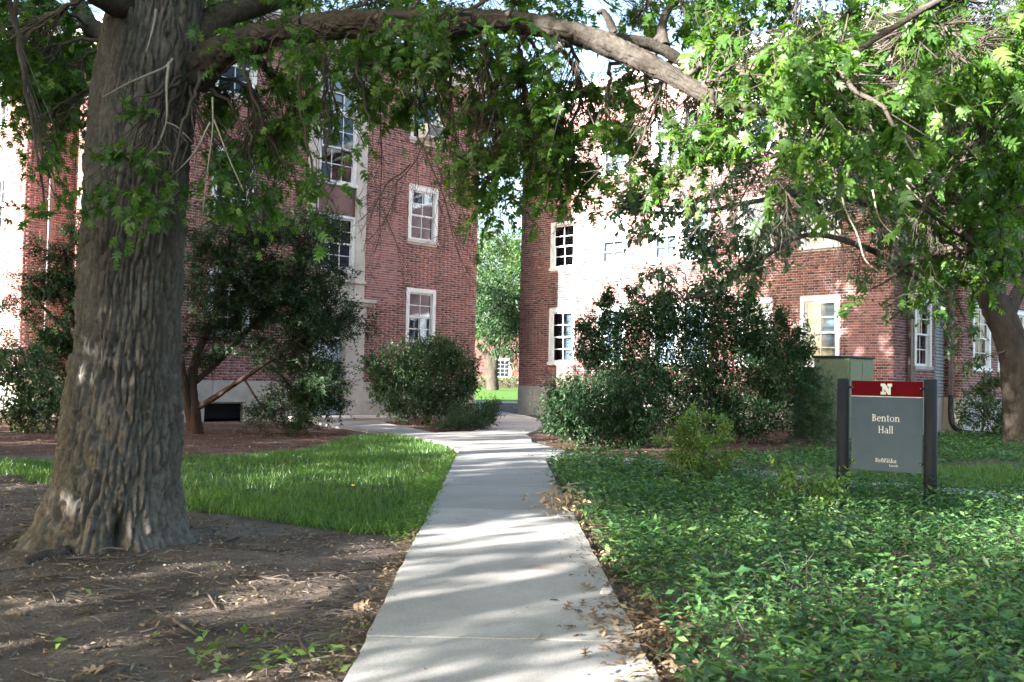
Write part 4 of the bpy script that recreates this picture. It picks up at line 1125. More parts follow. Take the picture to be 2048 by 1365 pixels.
limb, lpath = bark_obj('limb', oak, [D(*p) for p in limb_px], lr, 54, 420, mat='limb_bark', plate_w=0.026, plate_l=0.17, amp=0.024, flare=lambda A, S: 0.010 * np.sin(S * 3.1 + A) + 0.022 * (vnoise(S * 2.3, A * 0.8) - 0.5) * np.clip(np.minimum(A, 6.283 - A) / 0.6, 0, 1))
limbs = [lpath]
def limb_obj(pts, r0, r1, ns=18, nl=60, mat='limb_bark', name='limb', parent=None, amp=0.008):
    ob, pa = bark_obj(name, parent or oak, pts, np.linspace(r0, r1, 6), ns, nl, mat=mat, plate_w=0.03, plate_l=0.16, amp=amp)
    limbs.append(pa); return pa
limb_obj([D(370, 90, 6.95), D(440, 35, 7.1), D(560, -5, 7.4), D(720, -90, 8.0), D(900, -160, 8.6)], 0.11, 0.04, 24, 90)
limb_obj([D(300, 40, 6.9), D(210, -10, 6.5), D(100, -70, 5.9), D(-80, -110, 5.2)], 0.13, 0.05, 24, 90)
limb_obj([D(300, 110, 7.1), D(190, 60, 7.9), D(165, 20, 8.6), D(120, -60, 9.4), D(60, -140, 10)], 0.09, 0.04, 20, 70)
limb_obj([D(1190, 78, 5.3), D(1300, 90, 5.4), D(1400, 140, 5.5), D(1500, 150, 5.6), D(1640, 110, 5.6), D(1800, 60, 5.5)], 0.04, 0.012, 16, 60)
limb_obj([D(1330, 95, 5.42), D(1325, 50, 5.6), D(1350, 5, 5.8), D(1440, -60, 6)], 0.032, 0.015, 14, 40)
limb_obj([D(1228, 66, 5.25), D(1218, 42, 5.25), D(1205, 24, 5.25), D(1196, 28, 5.24)], 0.022, 0.012, 14, 24, name='broken_stub')
limb_obj([D(1540, 225, 4.58), D(1640, 150, 4.3), D(1780, 60, 4.2), D(1900, -10, 4.2)], 0.022, 0.008, 12, 40)
limb_obj([D(1620, 238, 4.5), D(1720, 300, 4.8), D(1850, 420, 5.4), D(1960, 500, 5.8)], 0.016, 0.006, 10, 40)
limb_obj([D(345, -250, 6.95), Vector((-3.2, 5.5, 7.0)), Vector((-4.5, 3.0, 8.2)), Vector((-6, 0.5, 9))], 0.17, 0.05, 20, 60)
limb_obj([D(345, -350, 6.95), Vector((-1.2, 8.0, 8.0)), Vector((1.0, 9.5, 9.6)), Vector((3, 11, 10.5))], 0.15, 0.05, 20, 60)
limb_obj([D(345, -300, 6.95), Vector((-1.6, 5.2, 7.2)), Vector((0.4, 3.0, 8.0)), Vector((2.5, 0.5, 8.4))], 0.15, 0.05, 20, 60)
limb_obj([D(345, -420, 6.95), Vector((-3.6, 8.8, 9.0)), Vector((-5.4, 11.5, 10.4))], 0.14, 0.05, 20, 60)
ALLP = np.vstack(limbs)
def nearest(c):
    i = np.argmin(((ALLP - c) ** 2).sum(1)); return ALLP[i]
oakF = Foliage(); sink = []
def leaf_blob(px, py, rx, ry, Y, dY, tau, size=0.10, per=8, fo=None, kind='oak', snk=None, attach=True, droop=0.35, tl=0.34, root=None):
    fo = fo or oakF
    c = D(px, py, Y); k = Y / FPX; r = np.array([rx * k, dY, ry * k])
    la = 0.27 * (size / k) ** 2 * 0.6
    n = max(3, int(1.75 * tau * math.pi * rx * ry / la / per))
    P = blob_points(c, r * 0.92, n, 0.3, clump=9)
    dirs = unit((P - c) / r * 0.7 + rnd_dir(n) * 0.8)
    L = tl * RNG.uniform(0.6, 1.4, n)
    sprays(fo, P - dirs * (L * 0.5)[:, None], dirs, L, per, kind, size, droop=droop, twig_r=0.0035, sink=snk, leaf_down=0.55, te=2 if snk is not None else 3)
    if attach:
        s = nearest(c) if root is None else root
        m = (s + c) / 2 + np.array([RNG.normal(0, 0.1), RNG.normal(0, 0.1), 0.10 * np.linalg.norm(c - s)])
        pa = smooth_path([s, m, c], 14)
        fo.tube(pa + RNG.normal(0, 0.012, pa.shape), np.linspace(0.017, 0.006, 14), 6)
        j = RNG.integers(5, 14, min(n, 60)); kk = RNG.choice(n, min(n, 60), replace=False)
        fo.twigs(pa[j], P[kk] - dirs[kk] * (L[kk] * 0.5)[:, None], 0.0045)
OAK_BLOBS = [(px_, 12 + 22 * ((px_ // 90) % 2), 75, 42, 9.6, .8, 0.75) for px_ in range(420, 860, 90)] + [(px_, 6 + 20 * ((px_ // 90) % 2), 75, 36, 9.2, .8, 0.6) for px_ in range(880, 1420, 90)] + [
    (1460, 10, 80, 40, 6.5, .5, 1.2), (1580, 5, 90, 40, 5.6, .5, 1.2), (1720, 0, 100, 40, 5.6, .5, 1.3), (1870, 0, 100, 50, 6, .5, 1.4), (2010, 10, 70, 60, 6, .5, 1.4), (880, 35, 55, 30, 5.5, .3, 0.9), (960, 75, 50, 25, 5.4, .3, 0.7),
    (50, 40, 90, 70, 7.6, .7, 2.2), (130, 110, 90, 80, 8.2, .7, 2.2), (60, 170, 100, 70, 7.4, .7, 2.3), (150, 215, 70, 60, 7.6, .5, 1.5), (20, 100, 70, 60, 6.6, .5, 1.7),
    (60, 250, 80, 30, 6.8, .4, 0.7), (120, 20, 80, 40, 8.5, .6, 1.0),
    (255, 320, 70, 30, 6.1, .25, 1.0), (215, 390, 60, 30, 6.0, .25, 0.7), (310, 395, 70, 28, 6.1, .25, 1.1), (95, 360, 60, 45, 5.9, .3, 0.45), (90, 420, 60, 35, 5.9, .3, 0.4), (260, 205, 50, 16, 6.3, .2, 0.8), (340, 350, 40, 22, 6.1, .2, 0.7),
    (465, 200, 70, 60, 7.2, .5, 1.1), (520, 260, 90, 60, 7.3, .6, 1.2), (450, 330, 70, 50, 6.9, .5, 0.9), (570, 340, 80, 50, 7.0, .5, 0.9), (500, 400, 80, 40, 6.9, .5, 0.8), (600, 240, 60, 60, 7.3, .5, 1.1), (660, 360, 50, 30, 6.6, .4, 0.7), (560, 170, 80, 45, 7.2, .5, 1.2), (640, 420, 40, 40, 6.8, .3, 0.4),
    (640, 120, 70, 50, 7.0, .5, 1.3), (710, 160, 70, 50, 6.8, .5, 1.4), (680, 250, 40, 40, 6.8, .4, 0.5), (740, 260, 25, 30, 6.4, .2, 0.7),
    (800, 120, 90, 60, 6.6, .5, 1.6), (840, 195, 80, 50, 6.6, .5, 1.0), (900, 130, 70, 60, 6.4, .5, 1.5), (890, 255, 45, 30, 6.4, .4, 0.2), (930, 220, 45, 50, 6.3, .4, 1.1), (915, 335, 40, 45, 6.3, .3, 0.55), (960, 370, 50, 40, 6.2, .3, 0.9), (985, 430, 30, 18, 6.2, .2, 0.8),
    (1000, 120, 80, 50, 6.3, .5, 1.2), (1020, 200, 70, 60, 6.3, .5, 1.2), (1000, 290, 70, 60, 6.2, .5, 1.5), (1080, 280, 70, 70, 6.0, .5, 1.9), (1080, 180, 80, 60, 6.0, .5, 1.5), (1160, 220, 80, 60, 5.9, .5, 1.8), (1150, 310, 70, 50, 5.9, .4, 1.8), (1100, 360, 70, 22, 6.0, .3, 1.1), (1210, 290, 45, 50, 5.7, .4, 1.2), (1230, 180, 60, 50, 5.8, .4, 1.2),
    (1290, 190, 60, 40, 5.8, .4, 0.9), (1300, 270, 50, 60, 5.6, .4, 1.1), (1370, 240, 70, 60, 5.4, .4, 1.4), (1380, 320, 60, 40, 5.5, .4, 1.0), (1430, 280, 60, 60, 5.2, .4, 1.4),
    (500, 20, 110, 40, 7.4, .6, 0.9), (640, 15, 100, 30, 7.2, .6, 1.0), (780, 10, 90, 30, 7.0, .5, 1.2), (900, 15, 90, 30, 6.6, .5, 1.0), (1040, 15, 80, 30, 6.4, .5, 0.9), (1130, 40, 60, 25, 6.0, .4, 0.6), (1270, 40, 60, 50, 6.2, .5, 0.9), (470, 90, 50, 30, 6.4, .3, 0.8), (560, 60, 60, 30, 6.2, .3, 0.7), (640, 70, 50, 35, 6.1, .3, 0.9), (720, 60, 40, 25, 5.9, .3, 0.7), (800, 70, 50, 25, 5.8, .3, 0.7), (890, 60, 50, 30, 5.6, .3, 1.0), (1020, 50, 40, 22, 5.4, .3, 0.7), (1110, 75, 40, 25, 5.2, .3, 0.6), (1390, 30, 70, 60, 5.8, .5, 1.3),
    (1480, 60, 80, 70, 4.9, .5, 1.5), (1450, 150, 70, 60, 4.6, .4, 1.3), (1560, 60, 90, 70, 4.2, .4, 1.5), (1550, 160, 90, 70, 4.0, .4, 1.6), (1620, 240, 80, 60, 4.0, .4, 1.3), (1680, 120, 100, 80, 4.2, .4, 1.6), (1730, 220, 90, 70, 4.1, .4, 1.5), (1800, 80, 110, 90, 4.6, .5, 1.6), (1850, 200, 100, 90, 4.6, .5, 1.5), (1840, 290, 70, 50, 3.9, .3, 0.8), (1950, 90, 110, 100, 5.0, .5, 1.7), (1980, 230, 90, 100, 5.2, .5, 1.7), (1900, 350, 100, 80, 5.8, .5, 1.6), (1990, 420, 80, 90, 5.6, .5, 1.8), (1930, 500, 90, 60, 6.0, .4, 1.4), (1780, 370, 70, 60, 6.2, .5, 0.9), (1680, 300, 80, 50, 5.6, .5, 0.9), (2010, 540, 60, 50, 6.0, .4, 1.2), (1830, 460, 60, 60, 6.4, .4, 0.8), (1860, 560, 40, 30, 6.4, .3, 0.5), (1740, 580, 40, 22, 6.6, .3, 0.4),
]
for bpx in OAK_BLOBS:
    leaf_blob(*bpx, size=0.078 if bpx[4] > 5.2 else 0.088, snk=sink)
# leaves that show largest become single parts; the others form the crown
LP = np.vstack([s[0] for s in sink]); LA_ = np.vstack([s[1] for s in sink]); LN = np.vstack([s[2] for s in sink]); LS = np.concatenate([s[3] for s in sink])
pj = proj(LP); vis = (pj[:, 0] > 10) & (pj[:, 0] < IW - 10) & (pj[:, 1] > 15) & (pj[:, 1] < 700)
score = np.where(vis, LS / pj[:, 2], 0); order = np.argsort(-score); big = order[:300]; rest = np.setdiff1d(np.arange(len(LP)), big)
oakF.leaves('oak', LP[rest], LA_[rest], LN[rest], LS[rest], curl=RNG.uniform(-0.25, 0.75, len(rest)))
Vt, Ft = leaf_template('oak')
lme = []
for cu in (0.1, 0.3, 0.5):
    v = Vt.copy(); v[:, 2] -= cu * v[:, 0] ** 2; me = np_mesh('leaf', v, Ft); me.materials.append(MT['oak_leaf_one']); lme.append(me)
Aq, Bq, Nq = leaf_frames(LA_[big], LN[big])
ol = world_loc(oak)
for k in range(300):
    q = bpy.data.objects.new('leaf', lme[k % 3]); COL.objects.link(q); q.parent = oak
    s = float(LS[big[k]]); mm = Matrix((Vector(Aq[k]), Vector(Bq[k]), Vector(Nq[k]))).transposed().to_4x4()
    mm = Matrix.Translation(Vector(LP[big[k]]) - ol) @ mm @ Matrix.Diagonal((s, s * RNG.uniform(.65, 1.1), s, 1))
    q.matrix_local = mm
# upper crown, above the picture
def high_blobs(fo, n, cx, cy, R, z0, z1, rule, size=0.205, per=9, nt=46, kind='oval_lo', rb=1.5, te=3):
    made = 0; tries = 0
    while made < n and tries < 4000:
        tries += 1
        a = RNG.uniform(0, 2 * math.pi); rr = R * math.sqrt(RNG.random()); z = RNG.uniform(z0, z1)
        x, y = cx + rr * math.cos(a), cy + rr * math.sin(a)
        if not rule(x, y, z): continue
        rv = np.array([rb, rb, rb * 0.7]) * RNG.uniform(0.7, 1.2)
        P = blob_points((x, y, z), rv, nt, 0.3, clump=7); dirs = rnd_dir(nt)
        L = 0.5 * RNG.uniform(0.6, 1.4, nt)
        sprays(fo, P, dirs, L, per, kind, size * 1.05, droop=0.3, twig_r=0.008, te=te)
        made += 1
high_blobs(oakF, 105, -2.6, 7.0, 8.5, 4.6, 13.0, lambda x, y, z: z > 2.6 + 0.46 * max(y, 0) and (0.757 * x + 0.654 * y > 2.0 or 0.654 * x - 0.757 * y < -8 or z > 7.4) and (((x + 2.6) / 8.5) ** 2 + ((y - 7) / 8.5) ** 2 + ((z - 7) / 6.5) ** 2) < 1.05)
# hanging dead twigs
def dead_spray(fo, start, d, L, n=9, r=0.006):
    start = np.array(start, float); d = unit(np.array(d, float)[None])[0]
    m = 7; pts = [start]
    for k in range(m):
        d = unit((d + RNG.normal(0, 0.22, 3) + np.array([0, 0, -0.10]))[None])[0]; pts.append(pts[-1] + d * L / m)
    pts = np.array(pts); fo.tube(pts, np.linspace(r, r * 0.35, m + 1), 5)
    j = RNG.integers(2, m + 1, n); dd = unit(unit(pts[j] - pts[j - 1]) + RNG.normal(0, 0.55, (n, 3)) + np.array([0, 0, -0.25]))
    l = L * RNG.uniform(0.2, 0.55, n); Q = pts[j] + dd * l[:, None]; fo.twigs(pts[j], Q, r * 0.42)
    k2 = np.repeat(np.arange(n), 3); t = RNG.uniform(0.35, 0.95, (n * 3, 1)); S = pts[j][k2] + (Q - pts[j])[k2] * t
    d2 = unit(dd[k2] + RNG.normal(0, 0.6, (n * 3, 3)) + np.array([0, 0, -0.3])); fo.twigs(S, S + d2 * (l[k2] * RNG.uniform(0.25, 0.6, n * 3))[:, None], r * 0.28)
for (px, py, Y, dx, dz, Lp, n) in [(790, 110, 6.5, 0.25, -1, 330, 14), (830, 190, 6.4, 0.05, -1, 260, 16), (860, 260, 6.4, -0.5, -1, 230, 14), (850, 300, 6.3, 0.5, -0.9, 240, 14), (740, 130, 6.8, 0.0, -1, 330, 12), (900, 300, 6.3, 0.45, -0.8, 200, 10), (820, 330, 6.4, -0.7, -0.7, 190, 12),
                                  (990, 80, 6.2, 0.1, -1, 230, 14), (1010, 110, 6.2, -0.15, -1, 230, 16), (1040, 100, 6.1, 0.4, -1, 250, 14), (960, 90, 6.3, -0.3, -1, 220, 14), (1060, 330, 6.0, 0.1, -1, 120, 8), (1090, 340, 6.0, 0.5, -1, 130, 8),
                                  (1330, 150, 5.2, -0.3, -1, 220, 10), (1400, 190, 5.0, 0.2, -1, 230, 14), (1480, 200, 4.9, 0.3, -1, 260, 16), (1560, 230, 5.4, 0.1, -1, 260, 18), (1620, 240, 5.6, -0.3, -1, 260, 18), (1660, 250, 5.6, 0.2, -1, 250, 18), (1700, 260, 5.8, 0.0, -1, 260, 18), (1740, 250, 5.8, 0.4, -1, 280, 18), (1790, 240, 6.0, 0.5, -1, 280, 14), (1860, 260, 6.0, 0.4, -1, 260, 12),
                                  (560, 120, 7.0, -0.1, -1, 280, 12), (480, 240, 7.0, 0.2, -1, 220, 10), (640, 200, 6.9, 0.3, -1, 260, 10), (430, 380, 7.0, 0.6, -0.5, 150, 10)]:
    dead_spray(oakF, D(px, py, Y), (dx, RNG.normal(0, 0.2), dz), Lp * Y / FPX, n)
oakF.build('crown', 'oak_leaf', oak)
for pts, r in [([(346, 118, 6.5), (330, 135, 6.5), (290, 152, 6.4), (250, 170, 6.35), (205, 195, 6.3)], 0.010), ([(338, 125, 6.5), (333, 170, 6.45), (333, 240, 6.4), (315, 290, 6.35), (295, 310, 6.3)], 0.010), ([(333, 245, 6.4), (355, 255, 6.4), (385, 285, 6.4)], 0.006),
               ([(312, 20, 6.5), (305, 60, 6.4), (292, 105, 6.35)], 0.009), ([(425, 195, 6.2), (425, 260, 6.2), (415, 340, 6.2), (405, 430, 6.2)], 0.006), ([(428, 240, 6.2), (455, 310, 6.2), (488, 385, 6.2)], 0.006), ([(420, 245, 6.2), (385, 310, 6.2), (330, 365, 6.2)], 0.006),
               ([(1700, 330, 5.2), (1685, 400, 5.2), (1715, 470, 5.2), (1730, 520, 5.2), (1760, 545, 5.2)], 0.006), ([(1745, 380, 5.3), (1760, 440, 5.3), (1800, 480, 5.3)], 0.005), ([(1780, 330, 5.4), (1840, 400, 5.4), (1900, 440, 5.4)], 0.005)]:
    P = smooth_path([D(*p) for p in pts], 14); MB().tube(P, np.linspace(r, r * 0.4, 14), 7).build('dead_branch', MT['dead_twig'], oak)
# surface roots
for pts, r in [([(-2.9, 6.45), (-3.05, 6.2), (-3.0, 6.05), (-3.4, 5.85)], 0.045), ([(-2.1, 6.9), (-1.7, 6.85), (-1.5, 6.95), (-1.25, 6.8)], 0.03), ([(-3.3, 7.0), (-3.8, 6.85), (-4.2, 7.0)], 0.06), ([(-1.6, 6.2), (-1.2, 6.25), (-0.9, 6.1), (-0.72, 6.2)], 0.02)]:
    P2 = smooth_path([np.array([a, b, 0]) for a, b in pts], 24); P2[:, 2] = ground_z(P2[:, 0], P2[:, 1]) + np.linspace(r * 0.05, -r * 0.75, 24)
    MB().tube(P2 + RNG.normal(0, r * 0.08, P2.shape), np.linspace(r, r * 0.6, 24), 10).build('root', MT['limb_bark'], oak)

# ------------------------------------------------------------------ right hand tree
rtree = empty('shade_tree', (*G(2032, 892), 0), 'leaning shade tree with dark trunk beside the far right hall wing', 'tree')
RY = float(G(2032, 892)[1])
tpx = [(2042, 905), (2040, 860), (2036, 780), (2028, 700), (2000, 630), (1968, 565), (1948, 490), (1935, 380), (1925, 240), (1915, 60), (1910, -150)]
t2, tp2 = bark_obj('trunk', rtree, [D(a, b, RY) for a, b in tpx], [.40, .33, .31, .32, .30, .26, .22, .19, .15, .11, .06], 60, 160, mat='bark2', plate_w=0.06, plate_l=0.25, amp=0.03)
limbs = [tp2]
limb_obj([D(2010, 640, RY), D(2050, 560, RY + .3), D(2110, 450, RY + .5)], 0.17, 0.08, 18, 40, 'bark2', parent=rtree)
for pts in ([(1950, 500, RY), (1850, 470, 20), (1760, 420, 18.6), (1640, 385, 17.4), (1500, 405, 16.4), (1400, 425, 15.8), (1310, 425, 15.3), (1230, 415, 15)],
            [(1955, 530, RY), (1860, 560, 19.6), (1740, 500, 18.5), (1620, 470, 17.2), (1520, 520, 16.4), (1430, 580, 15.8), (1370, 600, 15.4)],
            [(1940, 440, RY), (1830, 350, 19.5), (1720, 330, 18.4), (1600, 310, 17.6), (1480, 330, 17)],
            [(1960, 550, RY), (1890, 570, 20), (1830, 600, 19.4), (1780, 640, 19)]):
    limb_obj([D(*p) for p in pts], 0.075, 0.018, 10, 50, 'bark2', parent=rtree, name='limb', amp=0.004)
ALLP = np.vstack(limbs)
rF = Foliage()
for bpx in [(1250, 410, 50, 30, 15, .5, 1.0), (1320, 395, 70, 40, 15.3, .6, 1.1), (1290, 470, 40, 25, 15.2, .5, .7), (1400, 400, 70, 45, 15.8, .6, 1.2), (1370, 470, 70, 35, 15.7, .6, 1.0), (1440, 490, 80, 40, 16, .7, 1.3), (1350, 530, 60, 25, 15.5, .5, .8), (1420, 560, 70, 28, 15.8, .5, 1.0), (1300, 555, 40, 20, 15.3, .4, .5), (1500, 440, 70, 50, 16.4, .7, 1.3), (1520, 540, 60, 35, 16.6, .5, .9), (1490, 350, 70, 40, 17, .7, 1.0), (1590, 380, 80, 50, 17.4, .7, 1.2), (1570, 470, 70, 40, 17, .6, 1.0), (1680, 400, 80, 60, 18, .7, 1.2), (1640, 310, 90, 50, 18, .8, 1.3), (1760, 330, 90, 60, 19, .8, 1.5), (1760, 450, 70, 50, 18.6, .7, 1.0), (1720, 540, 60, 30, 18.5, .5, .6), (1850, 400, 90, 70, 19.5, .8, 1.6), (1850, 520, 80, 50, 19.5, .7, 1.2), (1790, 590, 50, 30, 19, .5, .7), (1870, 610, 60, 30, 19.5, .5, .8), (1930, 640, 40, 30, 20, .4, .8), (1950, 400, 90, 80, 20.5, .8, 1.6), (2030, 470, 60, 60, 21, .7, 1.6), (1990, 560, 40, 30, 20, .4, .8), (1900, 260, 110, 80, 21, .9, 1.6), (2010, 250, 90, 100, 21.5, .9, 1.6), (1700, 220, 110, 70, 19.5, .9, 1.4), (1560, 240, 100, 60, 18.6, .8, 1.3), (1450, 260, 70, 50, 18, .7, .9), (1960, 720, 40, 20, 20.5, .3, .6), (1900, 700, 30, 16, 20, .3, .5), (1380, 300, 60, 30, 18, .6, .6), (1850, 100, 150, 90, 22, 1, 1.5), (1650, 90, 120, 80, 21, 1, 1.3)]:
    leaf_blob(*bpx, size=0.125, per=8, fo=rF, kind='lobed', droop=0.15, tl=0.45)
high_blobs(rF, 26, 11.3, 22.0, 6.5, 7.5, 13.0, lambda x, y, z: z > 3.0 + 0.25 * y and x > 5.5, size=0.18, nt=40, kind='oval_lo', rb=1.6)
rF.build('crown', 'tree_leaf', rtree)

RNG = np.random.default_rng(23)
# ------------------------------------------------------------------ unseen trees outside the picture, added to shade the scene
def added_shade_tree(label, x, y, h, R, zc, n, rule=lambda x, y, z: True, name='shade_tree', rb=1.6, nt=64, size=0.255, extra=(), dapple=()):
    t = empty(name, (x, y, 0), label, 'tree')
    bark_obj('trunk', t, [np.array([x, y, -0.2]), np.array([x + .05, y, 1.2]), np.array([x + .1, y + .1, 3]), np.array([x, y + .2, h * .6]), np.array([x - .1, y, h * .9])], [.42, .33, .29, .2, .05], 40, 90, plate_w=.06, amp=.025)
    f = Foliage()
    for k in range(9):
        a = k * 0.7 + RNG.uniform(0, .4); z = 2.2 + 0.55 * k
        e = np.array([x + R * .75 * math.cos(a), y + R * .75 * math.sin(a), z + 1.2]); s = np.array([x, y, z])
        f.tube(smooth_path([s, (s + e) / 2 + np.array([0, 0, .5]), e], 10), np.linspace(.09, .02, 10), 6)
    high_blobs(f, n, x, y, R, zc[0], zc[1], rule, size=size, nt=nt, kind='oval_lo', rb=rb, te=6)
    for p_, z_ in dapple: high_blobs(f, 1, 0.654 * p_ - 0.757 * 11.6, -0.757 * p_ - 0.654 * 11.6, 0.3, z_, z_ + .01, lambda x, y, z: True, size=0.17, nt=30, rb=0.60)  # small leaf clumps added in the sun's way to mottle the path
    for e in extra: high_blobs(f, 1, e[0], e[1], 0.01, e[2], e[2] + .01, lambda x, y, z: True, size=size, nt=70, rb=0.95)  # dense leaf clumps added to keep the sun off the sign
    f.build('crown', 'oak_leaf', t)
    return t
clear = lambda x, y, z: (0.654 * x - 0.757 * y) > -16.4 and x < -0.62 * max(y, 0) - 2.2
def clear3(x, y, z):
    p = 0.654 * x - 0.757 * y
    return clear(x, y, z) and not (-12.6 < p < -10.2 and z < 8.0 and RNG.random() < 0.35)
added_shade_tree('tall unseen tree added left of the lawn for its shade', -13.0, 4.8, 19, 5.8, (2.4, 17.5), 100, clear3)
def clear2(x, y, z):
    p = 0.654 * x - 0.757 * y
    return clear(x, y, z) and not (-5.7 < p < -1.3 and 2.6 < z < 6.9) and not (p > -4.5 and z > 6.8)  # crown hollowed so sun reaches the path and the near leaves
added_shade_tree('tall unseen tree added behind the camera on the left, crown shaped for dapples', -11.5, -4.5, 13, 6.0, (2.4, 11.5), 66, clear2, extra=[(-12.2, -3.6, 7.7), (-12.9, -2.9, 7.3), (-12.0, -3.4, 8.4), (-11.6, -4.0, 7.4), (-12.6, -3.2, 8.0)], dapple=[(-5.1, 5.6), (-4.6, 4.3), (-4.2, 5.0), (-3.9, 6.2), (-3.5, 4.5), (-3.1, 5.3), (-2.7, 4.1), (-2.4, 5.9), (-2.0, 4.9), (-5.5, 4.6), (-4.9, 6.3), (-1.6, 5.6), (-3.3, 4.9), (-2.9, 4.6), (-3.8, 4.1), (-2.2, 4.3), (-3.6, 5.6)])
added_shade_tree('low spreading unseen tree added beyond the left bushes to shade the yew', -16.0, 11.0, 10, 4.3, (1.4, 9.2), 46)
added_shade_tree('tall unseen tree added behind the camera for its shade', -3.5, -9.5, 9, 5.5, (2.2, 6.2), 26, lambda x, y, z: y < -2.0)

# ------------------------------------------------------------------ shrubs
def shrub(name, label, base_px, Y, blobs, mat, kind='oval_lo', size=0.055, tau=2.2, stems=7, cat='shrub', stem_mat='twig', per=7, group=None, tl=0.28, leaf_down=0.1, clumpy=8, stem_r=0.016, extra=0):
    b = G(*base_px) if Y is None else D(base_px[0], base_px[1], Y)[:2]
    if Y is None: Y = float(b[1])
    t = empty(name, (b[0], b[1], 0), label, cat, group)
    f = Foliage(); k0 = Y / FPX
    cents = []
    for (px, py, rx, ry, dy, th) in blobs:
        Yb = Y + dy; k = Yb / FPX; c = D(px, py, Yb); c[2] = max(c[2], 0.1); r = np.array([rx * k, th, ry * k]); cents.append(c)
        la = 0.30 * (size / k) ** 2 * 0.6
        n = max(6, int(2.0 * tau * math.pi * rx * ry / la / per))
        P = blob_points(c, r * 0.95, n, 0.5, clump=clumpy)
        m = P[:, 2] > 0.06; P = P[m]; n = len(P)
        d = unit((P - c) / r * 0.8 + rnd_dir(n) * 0.6 + np.array([0, 0, 0.25])); L = tl * RNG.uniform(0.5, 1.4, n)
        sprays(f, P - d * (L * .6)[:, None], d, L, per, kind, size, droop=0.1, twig_r=0.004, leaf_down=leaf_down, te=4)
        m = max(2, n // 16); j = RNG.integers(0, n, m); d2 = unit(d[j] + np.array([0, 0, .7]) + RNG.normal(0, .25, (m, 3)))
        sprays(f, P[j], d2, tl * RNG.uniform(.9, 2.1, m), per + 2, kind, size * .85, droop=0.08, twig_r=0.0035, spread=.8, leaf_down=0, te=2)
    f.build('foliage', mat, t, stem_mat)
    for q in range(stems):
        c = cents[q % len(cents)] + RNG.normal(0, 0.15, 3); s = np.array([b[0] + RNG.normal(0, 0.16), b[1] + RNG.normal(0, 0.16), -0.05])
        mid = (s * 0.6 + c * 0.4) + np.array([RNG.normal(0, .08), RNG.normal(0, .08), 0.12])
        MB().tube(smooth_path([s, mid, c], 12), np.linspace(stem_r, stem_r * 0.35, 12), 6).build('stem', MT[stem_mat], t)
    return t
shrub('evergreen_shrub', 'round dark green shrub low at the bend of the path', (1195, 890), None, [(1190, 800, 95, 60, 0, .8), (1150, 830, 70, 45, -.3, .5), (1260, 810, 70, 60, .2, .6), (1200, 860, 90, 35, -.2, .6), (1130, 790, 40, 40, 0, .4), (1290, 850, 50, 45, 0, .5)], 'shrub_leaf', size=0.075, tau=2.0)
shrub('evergreen_shrub', 'tall sprawling dark shrub covering the ground floor windows', (1400, 885), 20.0, [(1230, 660, 60, 60, .5, .6), (1180, 690, 35, 50, .4, .4), (1290, 640, 70, 50, .5, .7), (1370, 640, 80, 60, .5, .8), (1450, 650, 80, 60, .4, .8), (1530, 680, 70, 60, .3, .7), (1250, 730, 80, 60, .2, .8), (1350, 740, 90, 70, .2, .9), (1460, 740, 90, 70, .2, .9), (1560, 750, 60, 60, .1, .7), (1400, 820, 90, 50, 0, .8), (1500, 830, 80, 50, 0, .7), (1330, 600, 30, 22, .5, .3), (1420, 590, 40, 25, .5, .3), (1480, 600, 30, 20, .5, .3), (1210, 610, 20, 22, .5, .2), (1270, 590, 30, 18, .5, .3), (1600, 690, 30, 40, .2, .3), (1212, 590, 10, 24, .5, .15), (1440, 568, 12, 20, .5, .15), (1500, 585, 12, 22, .5, .15), (1335, 575, 10, 20, .5, .15), (1165, 650, 14, 28, .4, .15), (1560, 640, 14, 26, .4, .2)], 'shrub_leaf', size=0.08, tau=1.95, stems=14)
shrub('evergreen_shrub', 'feathery dark shrub in front of the green cabinet', (1590, 885), None, [(1580, 800, 75, 60, 0, .6), (1630, 830, 45, 50, -.1, .4), (1540, 840, 60, 45, -.1, .5), (1600, 870, 70, 25, -.1, .4), (1600, 745, 40, 35, .1, .3), (1650, 830, 32, 50, -.2, .35), (1640, 775, 25, 30, 0, .3), (1660, 875, 30, 22, -.2, .3)], 'shrub_leaf', size=0.10, tau=1.7, kind='spray', per=6)
shrub('flowering_shrub', 'rounded green bush growing beside the hall doorway', (850, 858), 24.2, [(850, 720, 80, 45, .2, .7), (790, 740, 55, 45, .1, .5), (910, 740, 50, 45, .2, .5), (840, 790, 85, 50, 0, .7), (900, 800, 55, 40, 0, .5), (780, 790, 40, 40, 0, .4), (870, 690, 40, 20, .2, .3), (740, 730, 28, 18, 0, .3), (940, 775, 30, 25, 0, .3)], 'door_leaf', size=0.085, tau=1.9, stems=9)
shrub('low_shrub', 'low glossy evergreen mound at the inner curve of the path', (945, 862), 22.3, [(935, 840, 45, 20, 0, .5), (965, 830, 30, 22, .2, .4), (900, 850, 40, 14, 0, .4), (985, 815, 22, 15, .5, .3)], 'door_leaf', size=0.05, tau=2.2, stems=4)
shrub('garden_shrub', 'bright leafy shrub below the recessed wing left of the oak', (50, 862), None, [(30, 740, 60, 50, 0, .6), (90, 790, 60, 50, 0, .6), (20, 820, 60, 40, -.2, .6), (110, 830, 50, 30, 0, .5), (10, 690, 30, 25, .2, .4), (70, 720, 40, 30, .2, .4), (-40, 780, 60, 60, 0, .6)], 'tree_leaf', size=0.085, tau=1.7, stems=6)
